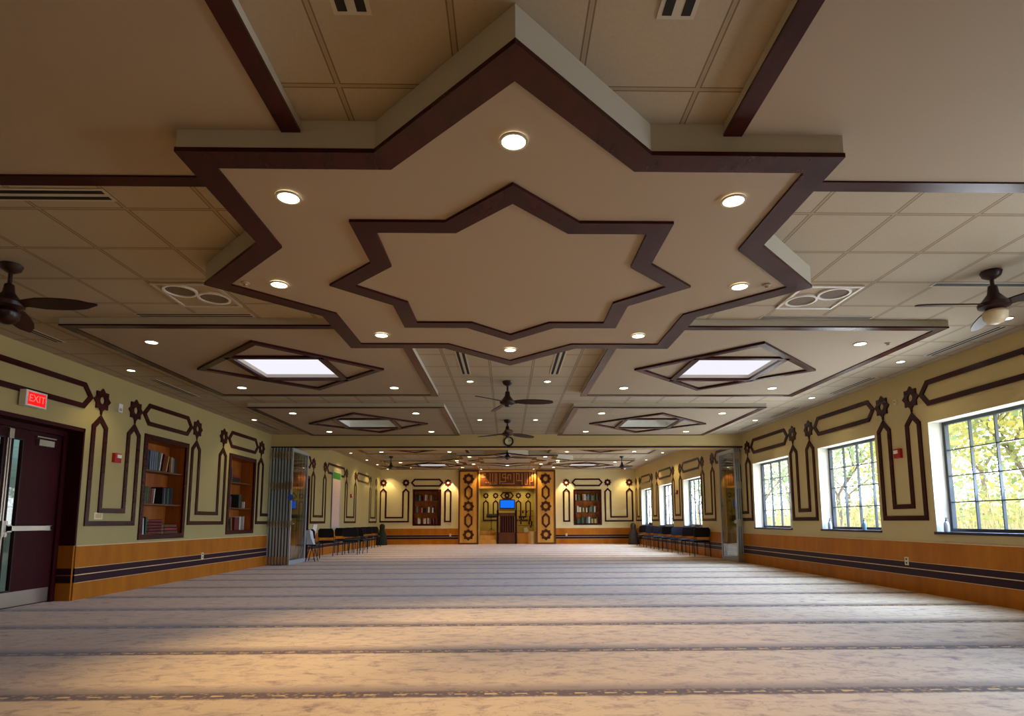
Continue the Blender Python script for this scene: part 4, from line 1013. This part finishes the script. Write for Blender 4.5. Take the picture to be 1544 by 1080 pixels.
rg = random.Random(5); m = MB()
for k in range(9000):
    x = rg.uniform(W+2.5, 26); y = rg.uniform(4, 46); z = -.4 + max(0, x-9)*.085; hgt = rg.uniform(.4, 1.5)*(1 if rg.random() < .8 else 1.5); a = rg.uniform(0, 3.14); w_ = rg.uniform(.02, .07); dx, dy = rg.gauss(0, .25), rg.gauss(0, .25)
    m.add([(x-w_*math.cos(a), y-w_*math.sin(a), z), (x+w_*math.cos(a), y+w_*math.sin(a), z), (x+dx, y+dy, z+hgt)], [(0, 1, 2)])
o = m.build('tall_grass', leafmat('dry grass blades', srgb(216, 196, 150), srgb(180, 168, 120)))
tag(o, 'tall pale dry grass on the meadow outside the windows', 'grass', None, 'stuff')

# ------------------------------------------------------------------ light from outdoors and the room
w = bpy.data.worlds.new('overcast sky'); SC.world = w; w.use_nodes = True
nt = w.node_tree
for n in list(nt.nodes): nt.nodes.remove(n)
out = nt.nodes.new('ShaderNodeOutputWorld'); bg = nt.nodes.new('ShaderNodeBackground')
tc = nt.nodes.new('ShaderNodeTexCoord'); sp = nt.nodes.new('ShaderNodeSeparateXYZ'); rp = nt.nodes.new('ShaderNodeValToRGB')
rp.color_ramp.elements[0].position = .0; rp.color_ramp.elements[0].color = (1, .98, .94, 1)
rp.color_ramp.elements[1].position = .6; rp.color_ramp.elements[1].color = (.62, .76, 1, 1)
nt.links.new(tc.outputs['Generated'], sp.inputs[0]); nt.links.new(sp.outputs['Z'], rp.inputs['Fac']); nt.links.new(rp.outputs[0], bg.inputs['Color'])
bg.inputs['Strength'].default_value = 6.0; nt.links.new(bg.outputs[0], out.inputs['Surface'])

def area(name, loc, rot, sx, sy, e, col, spread=180):
    l = bpy.data.lights.new(name, 'AREA'); l.shape = 'RECTANGLE'; l.size = sx; l.size_y = sy; l.energy = e; l.color = col; l.spread = R(spread)
    o = bpy.data.objects.new(name, l); COL.objects.link(o); o.location = loc; o.rotation_euler = rot
    return o
for i, (a, b) in enumerate(WIN):
    area('window_daylight', (W+.3, (a+b)/2, (WZ0+WZ1)/2), (0, R(50), 0), 1.4, 1.6, 105 if i < 3 else 120, (.30, .52, 1), 100)
area('window_daylight', (W-.3, 3.2, 1.7), (0, R(50), 0), 1.4, 1.6, 100, (.30, .52, 1), 100)  # unseen lamp in front of the plain wall; no window built here
for i, (a, b) in enumerate(WIN):       # light thrown up by the pale meadow
    area('meadow_bounce', (W+.28, (a+b)/2, 1.5), (0, R(112), 0), 1.1, 1.6, 46 if i < 3 else 44, (.82, .91, 1), 130)
area('meadow_bounce', (W-.3, 3.2, 1.5), (0, R(112), 0), 1.1, 1.6, 46, (.86, .93, 1), 130)  # unseen upward lamp at the same windowless spot
area('corridor_light', (-7.2, 8.6, 2.5), (0, 0, 0), .6, 2.5, 9, (.6, .95, 1))
area('rear_fill_light', (0, YR+.4, 2.4), (R(80), 0, 0), 8, 1.2, 18, (1, .8, .55))  # unseen fill lamp added behind the camera

# ------------------------------------------------------------------ camera
cd = bpy.data.cameras.new('camera'); cam = bpy.data.objects.new('camera', cd); COL.objects.link(cam); SC.camera = cam
pitch, yaw, roll = 0.11903421, 0.02009899, -0.00362586
f = Vector((math.sin(yaw)*math.cos(pitch), math.cos(yaw)*math.cos(pitch), math.sin(pitch)))
r = Vector((math.cos(yaw), -math.sin(yaw), 0)); u = r.cross(f)
r2 = r*math.cos(roll) + u*math.sin(roll); u2 = -r*math.sin(roll) + u*math.cos(roll)
M = Matrix((r2, u2, -f)).transposed().to_4x4(); M.translation = Vector((-.0363, 0, 1.0505))
cam.matrix_world = M
cd.sensor_fit = 'HORIZONTAL'; cd.sensor_width = 36; cd.lens = 894.3457/1544*36
cd.shift_x = (772-782.612)/1544; cd.shift_y = (679.42-540)/1544
cd.clip_start = .05; cd.clip_end = 300
SC.view_settings.view_transform = 'Standard'; SC.view_settings.look = 'None'
SC.view_settings.exposure = 0; SC.view_settings.gamma = 1
SC.cycles.use_denoising = True
SC.cycles.sample_clamp_indirect = 6
